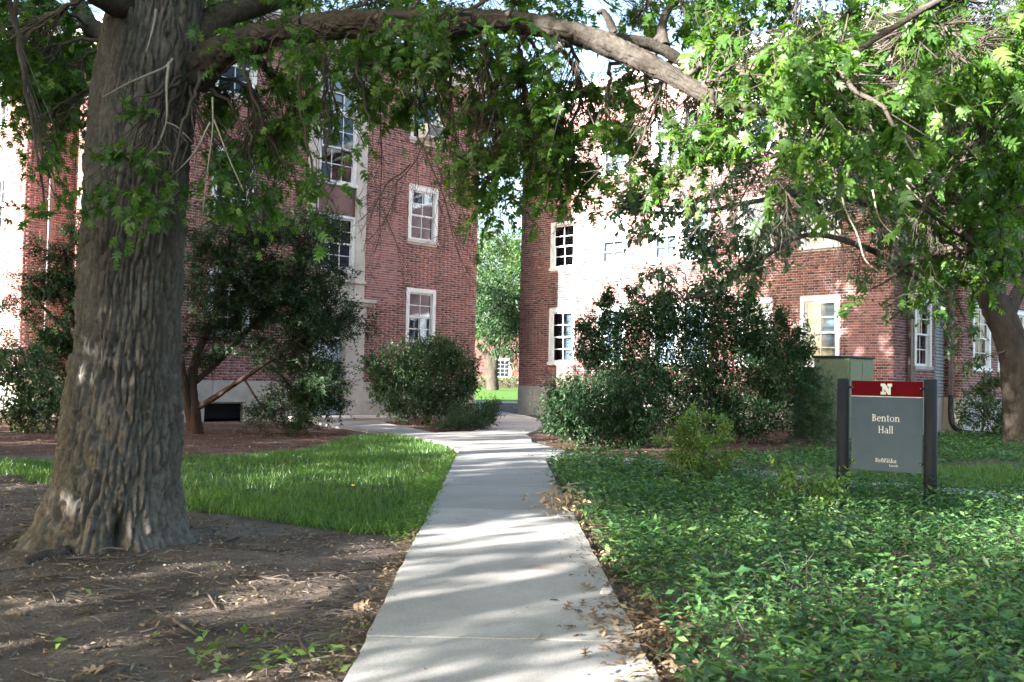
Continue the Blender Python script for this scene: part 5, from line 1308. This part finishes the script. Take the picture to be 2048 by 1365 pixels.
shrub('garden_shrub', 'open leafy bush at the foot of the leaning tree', (1965, 868), 23.5, [(1965, 790, 35, 30, 0, .5), (1945, 830, 35, 25, 0, .4), (1990, 830, 35, 30, 0, .5), (1975, 760, 25, 20, .1, .3), (2010, 860, 30, 15, -.4, .4)], 'door_leaf', size=0.09, tau=1.5, stems=6)
shrub('young_shrub', 'pale green young shrub rising from the ground cover by the mulch', (1392, 972), None, [(1395, 870, 48, 26, 0, .25), (1450, 880, 36, 12, 0, .18), (1335, 882, 26, 12, 0, .18), (1390, 910, 55, 28, 0, .25), (1385, 950, 38, 25, 0, .25), (1430, 838, 25, 10, 0, .12), (1365, 846, 22, 14, 0, .1), (1400, 835, 14, 12, 0, .1), (1455, 905, 25, 10, 0, .1), (1380, 825, 14, 14, 0, .1), (1450, 855, 18, 14, 0, .1), (1410, 930, 60, 22, 0, .25)], 'light_leaf', size=0.046, tau=1.6, stems=9, stem_r=0.008, tl=0.16)
shrub('young_shrub', 'willowy fine leaved sprout among the ground cover near the sign', (1605, 1035), None, [(1600, 975, 55, 36, 0, .25), (1655, 965, 32, 24, 0, .2), (1550, 1000, 45, 28, 0, .2), (1650, 1010, 45, 28, -.1, .2), (1580, 935, 18, 16, 0, .1), (1690, 985, 22, 18, 0, .1)], 'light_leaf', kind='oval_lo', size=0.065, tau=1.0, stems=8, stem_r=0.006, tl=0.2)

# yews
def yew(label, base_px, Y, trunks, blobs, group='yews by the left hall'):
    t = empty('yew_tree', (*D(base_px[0], base_px[1], Y)[:2], 0), label, 'tree', group)
    pth = []
    for pts, r0, r1 in trunks:
        ob, pa = bark_obj('trunk' if r0 > 0.08 else 'branch', t, [D(a, b, Y + dd) for a, b, dd in pts], np.linspace(r0, r1, 5), 16, 50, mat='yew_bark', plate_w=0.05, plate_l=0.4, amp=0.012); pth.append(pa)
    AP = np.vstack(pth)
    f = Foliage()
    for (px, py, rx, ry, dy, th, tau) in blobs:
        Yb = Y + dy; k = Yb / FPX; c = D(px, py, Yb); r = np.array([rx * k, th, ry * k]); size = 0.205
        la = 0.22 * (size / k) ** 2 * 0.6; per = 7
        n = max(6, int(4.7 * tau * math.pi * rx * ry / la / per)); P = blob_points(c, r, n, 0.3, clump=7); P = P[P[:, 2] > 0.05]; n = len(P)
        d = unit((P - c) / r * np.array([1, 1, .3]) + rnd_dir(n) * np.array([.8, .8, .35])); L = 0.34 * RNG.uniform(.5, 1.4, n)
        sprays(f, P - d * (L * .5)[:, None], d, L, per, 'spray', size, droop=0.12, twig_r=0.005, spread=0.7, leaf_down=0.1, te=3)
        s = AP[np.argmin(((AP - c) ** 2).sum(1))]; pa = smooth_path([s, (s + c) / 2 + RNG.normal(0, .12, 3), c], 10); f.tube(pa, np.linspace(.028, .008, 10), 6)
        kk = RNG.choice(n, min(n, 30), replace=False); f.twigs(pa[RNG.integers(4, 10, len(kk))], P[kk], 0.006)
    f.build('foliage', 'yew_leaf', t, 'yew_bark')
    return t
yew('dark spreading yew with bare reddish stems in front of the stair bay', (395, 872), 19.4,
    [([(396, 878, 0), (388, 820, 0), (384, 760, 0), (398, 700, 0), (430, 630, .2), (452, 540, .4), (465, 440, .4)], 0.13, 0.03), ([(384, 860, 0), (372, 790, -.1), (362, 720, -.2), (345, 640, -.2), (335, 560, 0)], 0.09, 0.03),
     ([(396, 815, 0), (430, 795, -.1), (475, 765, -.2), (540, 722, -.2), (610, 672, 0)], 0.065, 0.025), ([(390, 765, 0), (425, 735, .2), (470, 690, .4), (540, 610, .5), (610, 520, .5), (650, 450, .5)], 0.06, 0.02)],
    [(450, 470, 70, 45, .3, .7, 1.6), (530, 440, 70, 35, .4, .7, 1.4), (600, 470, 70, 45, .5, .7, 1.5), (480, 540, 90, 50, .3, .8, 1.8), (570, 560, 90, 50, .4, .8, 1.8), (640, 540, 50, 50, .4, .6, 1.3), (650, 460, 45, 40, .5, .5, 1.0), (430, 600, 80, 45, .2, .7, 1.6), (530, 620, 90, 45, .3, .8, 1.6), (620, 620, 70, 40, .3, .7, 1.6), (590, 690, 80, 45, .2, .8, 1.7), (660, 650, 60, 30, .2, .6, 1.4), (710, 640, 35, 28, .2, .4, 1.3), (620, 750, 65, 50, .1, .8, 2.0), (580, 810, 70, 45, .1, .8, 2.0), (650, 790, 40, 50, .2, .5, 1.6), (420, 680, 60, 30, 0, .5, 1.1), (385, 720, 30, 28, 0, .4, 1.0), (480, 660, 60, 30, .2, .6, .8), (640, 580, 40, 30, .4, .4, 1.0), (400, 520, 40, 40, .2, .5, 1.4), (560, 860, 60, 12, 0, .5, .8)])
yew('dark feathery yew showing to the left of the oak trunk', (150, 872), 20.5,
    [([(165, 880, 0), (160, 780, 0), (150, 690, 0), (140, 600, .2), (130, 500, .3)], 0.10, 0.03), ([(150, 700, 0), (110, 640, -.1), (60, 590, -.2)], 0.05, 0.02)],
    [(90, 570, 75, 22, 0, .6, 1.5), (60, 600, 50, 30, -.1, .5, 1.0), (120, 500, 55, 30, .1, .5, 1.0), (140, 560, 50, 45, .2, .6, 1.5), (130, 640, 55, 40, .1, .6, 1.6), (100, 690, 60, 30, 0, .6, 1.5), (150, 720, 60, 50, .2, .6, 1.8), (110, 770, 50, 40, .2, .5, 1.6), (160, 460, 30, 30, .2, .4, .8), (200, 620, 80, 160, .4, .7, 1.2)])

# ------------------------------------------------------------------ ground cover, grass, litter
def scatter(poly, n, rag=0.12):
    P = np.array(poly, float); lo = P.min(0) - .2; hi = P.max(0) + .2; out = []
    got = 0
    while got < n:
        q = RNG.uniform(lo, hi, (n * 2, 2))
        w = q + np.stack([(fbm(q[:, 0] * 1.7, q[:, 1] * 1.7, 3) - .45) * 2 * rag, (fbm(q[:, 0] * 1.7 + 30, q[:, 1] * 1.7, 3) - .45) * 2 * rag], 1)
        k = inside(P, w[:, 0], w[:, 1]); out.append(q[k]); got += k.sum()
    return np.vstack(out)[:n]
IVY = [(0.74, 3.0), (0.72, 4.1), (0.88, 5.0), (0.80, 5.6), (0.70, 6.3), (0.66, 8.4), (0.64, 10), (0.60, 12), (0.60, 14.2), (1.15, 14.5), (2.1, 13.7), (3.2, 12.4), (4.25, 11.35), (5.3, 10.6), (6.8, 9.9), (9, 9.3), (9, 2.5), (0.8, 2.5)]
def cover(f, q, hmin, hmax, pairs, size, kind='oval'):
    n = len(q); mnd = fbm(q[:, 0] * .9 + 7, q[:, 1] * .9, 3)
    h = RNG.uniform(hmin, hmax, n) * (0.35 + 1.65 * mnd)
    z0 = ground_z(q[:, 0], q[:, 1]); base = np.column_stack([q, z0 - 0.01]); lean = RNG.normal(0, 0.45, (n, 2))
    top = base + np.column_stack([lean * h[:, None], h]); f.twigs(base[::6], top[::6], 0.003)
    t = np.tile(np.linspace(0.35, 1.0, pairs), (n, 1)) + RNG.normal(0, .04, (n, pairs))
    P = base[:, None] + (top - base)[:, None] * t[:, :, None]
    a = RNG.uniform(0, 2 * math.pi, (n, 1)) + np.arange(pairs)[None] * 1.57
    for s in (1, -1):
        A = np.stack([s * np.cos(a), s * np.sin(a), RNG.normal(.25, .3, a.shape)], -1).reshape(-1, 3)
        N = np.tile([0, 0, 1.0], (n * pairs, 1)) + RNG.normal(0, .35, (n * pairs, 3))
        sz = size * RNG.uniform(.5, 1.3, n * pairs) * np.repeat(.55 + 1.05 * fbm(q[:, 0] * 2.1 + 50, q[:, 1] * 2.1, 2) / .75, pairs)
        f.leaves(kind, P.reshape(-1, 3), A, N, sz, curl=RNG.uniform(-.1, .3, n * pairs))
f = Foliage()
q = scatter(IVY, 17500, 0.14); q = q[RNG.random(len(q)) < np.clip((fbm(q[:, 0] * 1.4 + 11, q[:, 1] * 1.4, 3) - .10) * 4.5, .45, 1)]; near = q[:, 1] < 5.2
cover(f, q[near], .08, .29, 4, .056, 'oval')
cover(f, q[~near], .08, .29, 3, .058, 'oval_lo')
up = scatter(IVY, 700, 0.1); cover(f, up, .24, .40, 7, .040, 'oval_lo'); up = scatter(IVY, 160, 0.1); cover(f, up, .16, .30, 5, .085, 'oval')
o = f.build('ground_cover', 'ivy_leaf', None, 'twig', 'ground_cover_stems'); tag(o, 'dense green vinca ground cover right of the path', 'ground cover')
for ob in COL.objects:
    if ob.name.startswith('ground_cover_stems'): ob.parent = o; ob.location = ob.location - o.location
f = Foliage(); q = scatter(BACKIVY, 3800, .3); cover(f, q, .05, .16, 3, .075, 'oval_lo')
o = f.build('ground_cover', 'ivy_leaf', None, 'twig', 'far_cover_stems'); tag(o, 'dark ground cover in front of the right hall wall', 'ground cover')
for ob in list(COL.objects):
    if ob.name.startswith('far_cover_stems'): bpy.data.objects.remove(ob)
def grass(name, label, poly, n, h0, h1, rag=.12, w=.0065):
    q = scatter(poly, n, rag); f = Foliage()
    d = fbm(q[:, 0] * 1.3 + 3, q[:, 1] * 1.3, 3); keep = RNG.random(n) < np.clip((d - .22) * 4, .25, 1); q = q[keep]; n = len(q); d = d[keep]
    A = np.column_stack([RNG.normal(0, .42, (n, 2)), np.ones(n)]); N = np.column_stack([RNG.normal(0, 1, (n, 2)), RNG.normal(0, .2, n)])
    P = np.column_stack([q, ground_z(q[:, 0], q[:, 1])]); s = RNG.uniform(h0, h1, n) * (.7 + .8 * d)
    f.leaves('blade', P, A, N, s, width=np.full(n, w) * RNG.uniform(.7, 1.3, n), curl=RNG.uniform(0, .6, n))
    return tag(f.build(name, 'grass', None), label, 'grass')
grass('grass', 'lush green lawn grass between the oak and the path', LAWN, 52000, .05, .115, .12, .0075)
grass('grass', 'thin grass strip left of the oak trunk', TUFT, 8000, .05, .12, .25)
grass('grass', 'patchy grass behind the grey sign', RGRASS, 23000, .05, .12, .3, .008)
EDGE = [(-1.0, 15.5), (-0.83, 15.5), (-0.72, 8.3), (-0.70, 7.4), (-1.0, 7.5)]
f = Foliage(); q = scatter(EDGE, 420, .05); cover(f, q, .03, .09, 3, .045, 'oval_lo')
tag(f.build('weeds', 'light_leaf', None, 'twig', 'weed_stems'), 'broad leaved weeds along the lawn edge of the path', 'weeds')
SOIL = [(-0.70, 7.6), (-0.66, 4.0), (-0.64, 2.5), (-4.5, 2.5), (-6.5, 7), (-7, 12), (-5.2, 11.2), (-4.6, 10.5), (-3.6, 9.3), (-2.9, 8.5), (-1.7, 7.9)]
# sprouts on the soil
f = Foliage(); q = scatter(SOIL, 60, .1); cover(f, q, .015, .04, 2, .04, 'oval')
q = np.column_stack([RNG.normal(-1.05, .22, 34), RNG.normal(4.35, .16, 34)]); cover(f, q, .02, .05, 2, .055, 'oval')
tag(f.build('seedlings', 'light_leaf', None, 'twig', 'seedling_stems'), 'small green seedlings sprouting from the bare soil', 'weeds', kind='stuff')
for ob in list(COL.objects):
    if ob.name.split('.')[0] in ('weed_stems', 'seedling_stems'): bpy.data.objects.remove(ob)
def on_ground(q, lift): return np.column_stack([q, ground_z(q[:, 0], q[:, 1]) + lift])
f = Foliage()
NT = 4200; q = scatter(SOIL, NT, .1); a = RNG.uniform(0, 2 * math.pi, NT); L = RNG.gamma(1.6, .04, NT) + .02
P = on_ground(q, .009); Q = P + np.column_stack([np.cos(a) * L, np.sin(a) * L, RNG.normal(.004, .008, NT)]); f.twigs(P, Q, RNG.gamma(2.2, .0013, NT) + .0012)
q = scatter(MULCH_L, 900, .2); a = RNG.uniform(0, 2 * math.pi, 900); P = on_ground(q, .012); f.twigs(P, P + np.column_stack([np.cos(a) * .12, np.sin(a) * .12, RNG.normal(.01, .02, 900)]), .004)
q = np.column_stack([RNG.normal(-.95, .16, 260), RNG.normal(5.35, .5, 260)]); a = RNG.normal(.6, .7, 260); P = on_ground(q, .014); f.twigs(P, P + np.column_stack([np.cos(a) * .14, np.sin(a) * .14, RNG.normal(.006, .012, 260)]), .0026)
f.build('twig_litter', 'oak_leaf', None, 'litter_twig', 'twig_litter')
tl_ = [ob for ob in COL.objects if ob.name.startswith('twig_litter')][0]; tag(tl_, 'scattered grey twigs littering the bare soil', 'litter', kind='stuff')
f = Foliage()
def bits(q, smin, smax, lift=.006, kind='oval_lo'):
    n = len(q); a = RNG.uniform(0, 2 * math.pi, n); f.leaves(kind, on_ground(q, lift), np.column_stack([np.cos(a), np.sin(a), RNG.normal(0, .15, n)]), np.column_stack([RNG.normal(0, .35, (n, 2)), np.ones(n)]), RNG.uniform(smin, smax, n), curl=RNG.uniform(-.6, .6, n))
bits(scatter(SOIL, 12000, .1), .012, .045, .009); bits(scatter(SOIL, 60, .1), .06, .09, .012, 'oak')
bits(scatter(MULCH_L, 4200, .2), .02, .06, .01); bits(scatter(MULCH_R, 3200, .1), .02, .06, .01); bits(scatter(MULCH_M, 1200, .1), .02, .06, .01)
ed = np.column_stack([RNG.normal(.66, .10, 1500), RNG.uniform(4.0, 12.5, 1500)]); bits(ed, .02, .05, .056)
pl2 = np.column_stack([RNG.normal(.66, .12, 520), RNG.normal(4.75, .42, 520)]); bits(pl2, .02, .07, .058); bits(np.column_stack([RNG.normal(.60, .16, 60), RNG.normal(4.9, .5, 60)]), .06, .10, .062, 'oak')
bits(np.column_stack([RNG.uniform(.64, .85, 90), RNG.uniform(4, 9, 90)]), .07, .11, .03, 'oak')
bits(np.column_stack([-.66 - .012 * RNG.uniform(4, 9, 700) + RNG.normal(0, .035, 700), RNG.uniform(4, 8.2, 700)]), .012, .04, .05)
bits(np.column_stack([RNG.uniform(-.6, .6, 160), RNG.uniform(4, 15, 160)]), .008, .022, .056)
o = f.build('leaf_litter', 'dead_leaf', None); tag(o, 'brown leaf and bark crumbs along the path edge and soil', 'litter')
# pebbles
V0 = np.array([(1, 0, 0), (-1, 0, 0), (0, 1, 0), (0, -1, 0), (0, 0, .7), (0, 0, -.5)]); F0 = np.array([(0, 2, 4), (2, 1, 4), (1, 3, 4), (3, 0, 4), (2, 0, 5), (1, 2, 5), (3, 1, 5), (0, 3, 5)])
q = np.vstack([scatter(SOIL, 170, .1), np.column_stack([RNG.normal(-2.1, .35, 60), RNG.normal(6.1, .25, 60)])]); n = len(q); s = np.minimum(RNG.gamma(2, .0030, n) + .002, .014)
V = on_ground(q, .004)[:, None] + V0[None] * s[:, None, None] * RNG.uniform(.6, 1.3, (n, 6, 1)); F_ = (np.arange(n)[:, None, None] * 6 + F0[None]).reshape(-1, 3)
tag(link('gravel', np_mesh('gravel', V.reshape(-1, 3), F_, True), MT['pebble']), 'pale pebbles and chips on the bare soil', 'gravel', kind='stuff')
# single fallen leaves and sticks that can be told apart
Vt, Ft = leaf_template('oak'); dme = []
for cu in (-.5, .2, .6):
    v = Vt.copy(); v[:, 2] += cu * (v[:, 0] - .4) ** 2 + .5 * v[:, 1] ** 2 * (1 if cu > 0 else -1); me = np_mesh('dead_leaf', v, Ft); me.materials.append(MT['dead_leaf_one']); dme.append(me)
DL = [(55, 1222, 'curled tan oak leaf on the soil at the left margin, farthest of three'), (20, 1230, 'curled tan oak leaf on the soil cut by the left margin'), (470, 1318, 'tan oak leaf on the soil halfway between oak and path'), (520, 1322, 'tan oak leaf on the soil just right of a similar leaf'),
      (215, 1335, 'crumpled tan oak leaf near the bottom edge below the oak'), (560, 1308, 'tan oak leaf on the soil beside the green seedlings'), (150, 1350, 'dry oak leaf lowest on the soil at the left'), (395, 1355, 'dry oak leaf at the bottom edge amid the sticks'),
      (700, 1215, 'dry oak leaf on the soil touching the left edge of the path'), (1240, 1195, 'tan oak leaf by the pale stone at the path edge'), (1190, 1195, 'tan oak leaf on the concrete left of the pale stone'), (1260, 1330, 'tan oak leaf lowest at the right edge of the path')]
for k, (px, py, lab) in enumerate(DL):
    g = G(px, py); ob = bpy.data.objects.new('dead_leaf', dme[k % 3]); COL.objects.link(ob)
    ob.location = (float(g[0]), float(g[1]), float(ground_z(g[0], g[1])) + .02 + (.045 if g[0] > -.6 else 0)); ob.rotation_euler = (RNG.normal(0, .4), RNG.normal(0, .3), RNG.uniform(0, 6.28)); s = RNG.uniform(.09, .13); ob.scale = (s, s, s)
    tag(ob, lab, 'dead leaf', 'fallen oak leaves')
for k, (a, b, r) in enumerate([((345, 1235), (395, 1268), .012), ((605, 1255), (625, 1310), .013), ((450, 1290), (540, 1284), .007), ((170, 1292), (208, 1288), .010), ((92, 1180), (112, 1205), .009), ((660, 1148), (790, 1128), .010), ((700, 1165), (730, 1240), .007), ((480, 1148), (590, 1160), .010), ((415, 1185), (435, 1215), .008), ((250, 1330), (290, 1352), .009), ((445, 1088), (486, 1075), .010)]):
    A = G(*a); B = G(*b); m = (A + B) / 2 + RNG.normal(0, .03, 2)
    P2 = smooth_path([np.array([*A, 0]), np.array([*m, 0]), np.array([*B, 0])], 10); P2[:, 2] = ground_z(P2[:, 0], P2[:, 1]) + r * .8 + .004
    st = MB().tube(P2, np.linspace(r, r * .5, 10), 8).build('fallen_stick', MT['twig']); tag(st, ['thick grey stick slanting on the soil below the oak', 'thick stick pointing at the bottom edge near the path', 'long thin stick lying level left of the path', 'short grey stick lying level at the lower left', 'short slanting stick at the left under the oak roots', 'long stick whose end touches the path edge', 'thin stick slanting down beside the path edge', 'stick lying level just below the lawn corner', 'small bent stick in the middle of the bare soil', 'stick by the crumpled leaf at the bottom edge', 'short stick on the soil right of the trunk base'][k], 'stick', 'fallen sticks on the soil')
# dead branch with dry leaves at the path's right edge
fb = empty('fallen_branch', (*G(1130, 1015), 0), 'bleached fallen branch with dry tan leaves on the path edge', 'branch')
for a, b in (((1075, 1000), (1190, 1018)), ((1100, 1012), (1180, 990)), ((1165, 1000), (1080, 1022))):
    A = G(*a); B = G(*b); P2 = smooth_path([np.array([*A, .06]), np.array([*((A + B) / 2), .16]), np.array([*B, .12])], 12); MB().tube(P2, np.linspace(.010, .005, 12), 7).build('stem', MT['dead_twig'], fb)
f = Foliage(); c = G(1145, 1022); n = 420; q = np.column_stack([RNG.normal(c[0] - .02, .16, n), RNG.normal(c[1], .30, n), np.abs(RNG.normal(.03, .06, n)) + .03])
f.leaves('oval_lo', q, rnd_dir(n), rnd_dir(n) + np.array([0, 0, .6]), RNG.uniform(.03, .08, n), curl=RNG.uniform(-.5, .5, n)); f.build('dry_leaves', 'dry_leaf', fb)
# flat stone and dandelion
g = G(1212, 1196); st = MB().prism([(g[0] - .04, g[1] - .05), (g[0] + .03, g[1] - .04), (g[0] + .045, g[1] + .03), (g[0] - .02, g[1] + .06)], .0, .05).build('stone', MT['pebble'], None, .01); tag(st, 'pale angular stone at the edge of the ground cover', 'stone')
g = G(706, 996); dn = empty('dandelion', (*g, 0), 'single yellow dandelion in the lawn beside the path', 'flower')
MB().tube([np.array([*g, 0]), np.array([*g, .12])], .003, 5).build('stem', MT['grass'], dn)
MB().tube([np.array([*g, .12]), np.array([*g, .128]), np.array([*g, .135])], [.012, .022, .01], 10).build('flower_head', MT['flower'], dn)

# ------------------------------------------------------------------ beyond the gap
def far_tree(label, px, Y, trunk_pts, tr_, blobs, mat='far_leaf', size=.3):
    t = empty('distant_tree', (*D(px, 760, Y)[:2], 0), label, 'tree', 'trees seen through the gap')
    for pts, r in trunk_pts:
        P = [D(a, b, Y) for a, b in pts]; P[0][2] = min(P[0][2], 0) ; bark_obj('trunk', t, P, np.linspace(r, r * .4, 4), 16, 40, mat='bark2', plate_w=.15, plate_l=.6, amp=.05)
    f = Foliage()
    for (bx_, by_, rx_, ry_, dy, tau) in blobs:
        Yb = Y + dy; k = Yb / FPX; c = D(bx_, by_, Yb); r = np.array([rx_ * k, rx_ * k * .8, ry_ * k]); la = .3 * (size / k) ** 2 * .6
        n = max(8, int(tau * math.pi * rx_ * ry_ / la / 6)); P = blob_points(c, r, n, .4, clump=7); d = unit((P - c) / r + rnd_dir(n) * .6)
        sprays(f, P, d, .8 * RNG.uniform(.5, 1.3, n), 6, 'oval_lo', size, droop=.1, twig_r=.012, te=4)
    f.build('crown', mat, t)
    return t
far_tree('big spreading tree with forked pale trunk seen through the gap', 985, 82, [([(985, 775), (982, 735), (978, 715), (955, 690)], .55), ([(984, 740), (990, 710), (1000, 660), (1005, 600)], .42)], None,
         [(960, 480, 45, 60, 0, 2.2), (1000, 520, 50, 50, 0, 2.2), (950, 560, 40, 60, 0, 2.4), (1010, 590, 50, 50, -3, 2.6), (970, 620, 40, 50, -3, 2.6), (930, 620, 40, 60, 0, 2), (1060, 560, 50, 80, 0, 2), (960, 665, 30, 18, -2, 1.6)])
far_tree('dark low hanging tree against the right hall corner', 1040, 52, [([(1062, 800), (1060, 720), (1055, 640), (1050, 560)], .3)], None,
         [(1005, 600, 50, 50, 0, 4), (1015, 670, 40, 45, 0, 4), (1028, 720, 25, 18, 0, 2.5), (1050, 620, 40, 70, 0, 3), (985, 645, 32, 30, 0, 3.5), (975, 560, 30, 45, 0, 3)], size=.2, mat='shrub_leaf')
far_tree('pale tall tree far behind the gap', 1015, 120, [([(1030, 770), (1028, 650), (1020, 560), (1010, 480)], .5)], None,
         [(1015, 480, 45, 35, 0, 1.7), (1000, 530, 45, 30, 0, 1.6), (1040, 530, 40, 40, 0, 1.6), (985, 500, 30, 30, 0, 1.2)], mat='tree_leaf', size=.35)
fh = empty('distant_house', (*D(1005, 760, 112)[:2], 0), 'distant red brick house with white window seen through the gap', 'building')
hx = float(D(1005, 760, 112)[0]); hf = Face((hx - 14, 112), (1, 0), (0, -1))
w0 = 14 + float(D(988, 740, 112)[0]) - hx; w1 = 14 + float(D(1022, 740, 112)[0]) - hx
hf.bx(MB(), 0, w0, 0, 6, -8, 0).build('wall', MT['brown_panel'], fh)
hf.bx(MB(), w0 + .002, w1 - .002, 0, 1.0, -8, 0).build('wall', MT['brown_panel'], fh); hf.bx(MB(), w0 + .002, w1 - .002, 3.2, 6, -8, 0).build('wall', MT['brown_panel'], fh)
hf.bx(MB(), w1, 30, 0, 6, -8, 0).build('wall', MT['brown_panel'], fh)
hf.bx(MB(), w0, w1, 1.0, 3.2, -.6, -.5).build('blind', MT['blind'], fh)
window(fh, hf, w0, w1, 1.0, 3.2, cols=3, rows=2, case=.2, blind=None)
hf.bx(MB(), -.5, 30.5, 6.01, 6.3, -8.5, .5).build('roof', MT['roof'], fh)
hg = empty('hedge', (float(D(1000, 760, 96)[0]), 96, 0), 'clipped green hedge in front of the distant house', 'hedge')
f = Foliage(); P = np.column_stack([RNG.uniform(-14, 10, 5200), RNG.uniform(94.5, 97.5, 5200), RNG.uniform(0, 1.05, 5200) ** .7]); P[:, 2] *= .9 + .25 * vnoise(P[:, 0] * .8, P[:, 1])
f.leaves('oval_lo', P, rnd_dir(5200), rnd_dir(5200) + np.array([0, -.5, .6]), RNG.uniform(.14, .3, 5200)); f.build('foliage', 'far_leaf', hg)
MB().box((-14, 94.9, 0), (24, 0, 0), (0, 2.2, 0), (0, 0, .85)).build('inner_branches', MT['bark2'], hg)
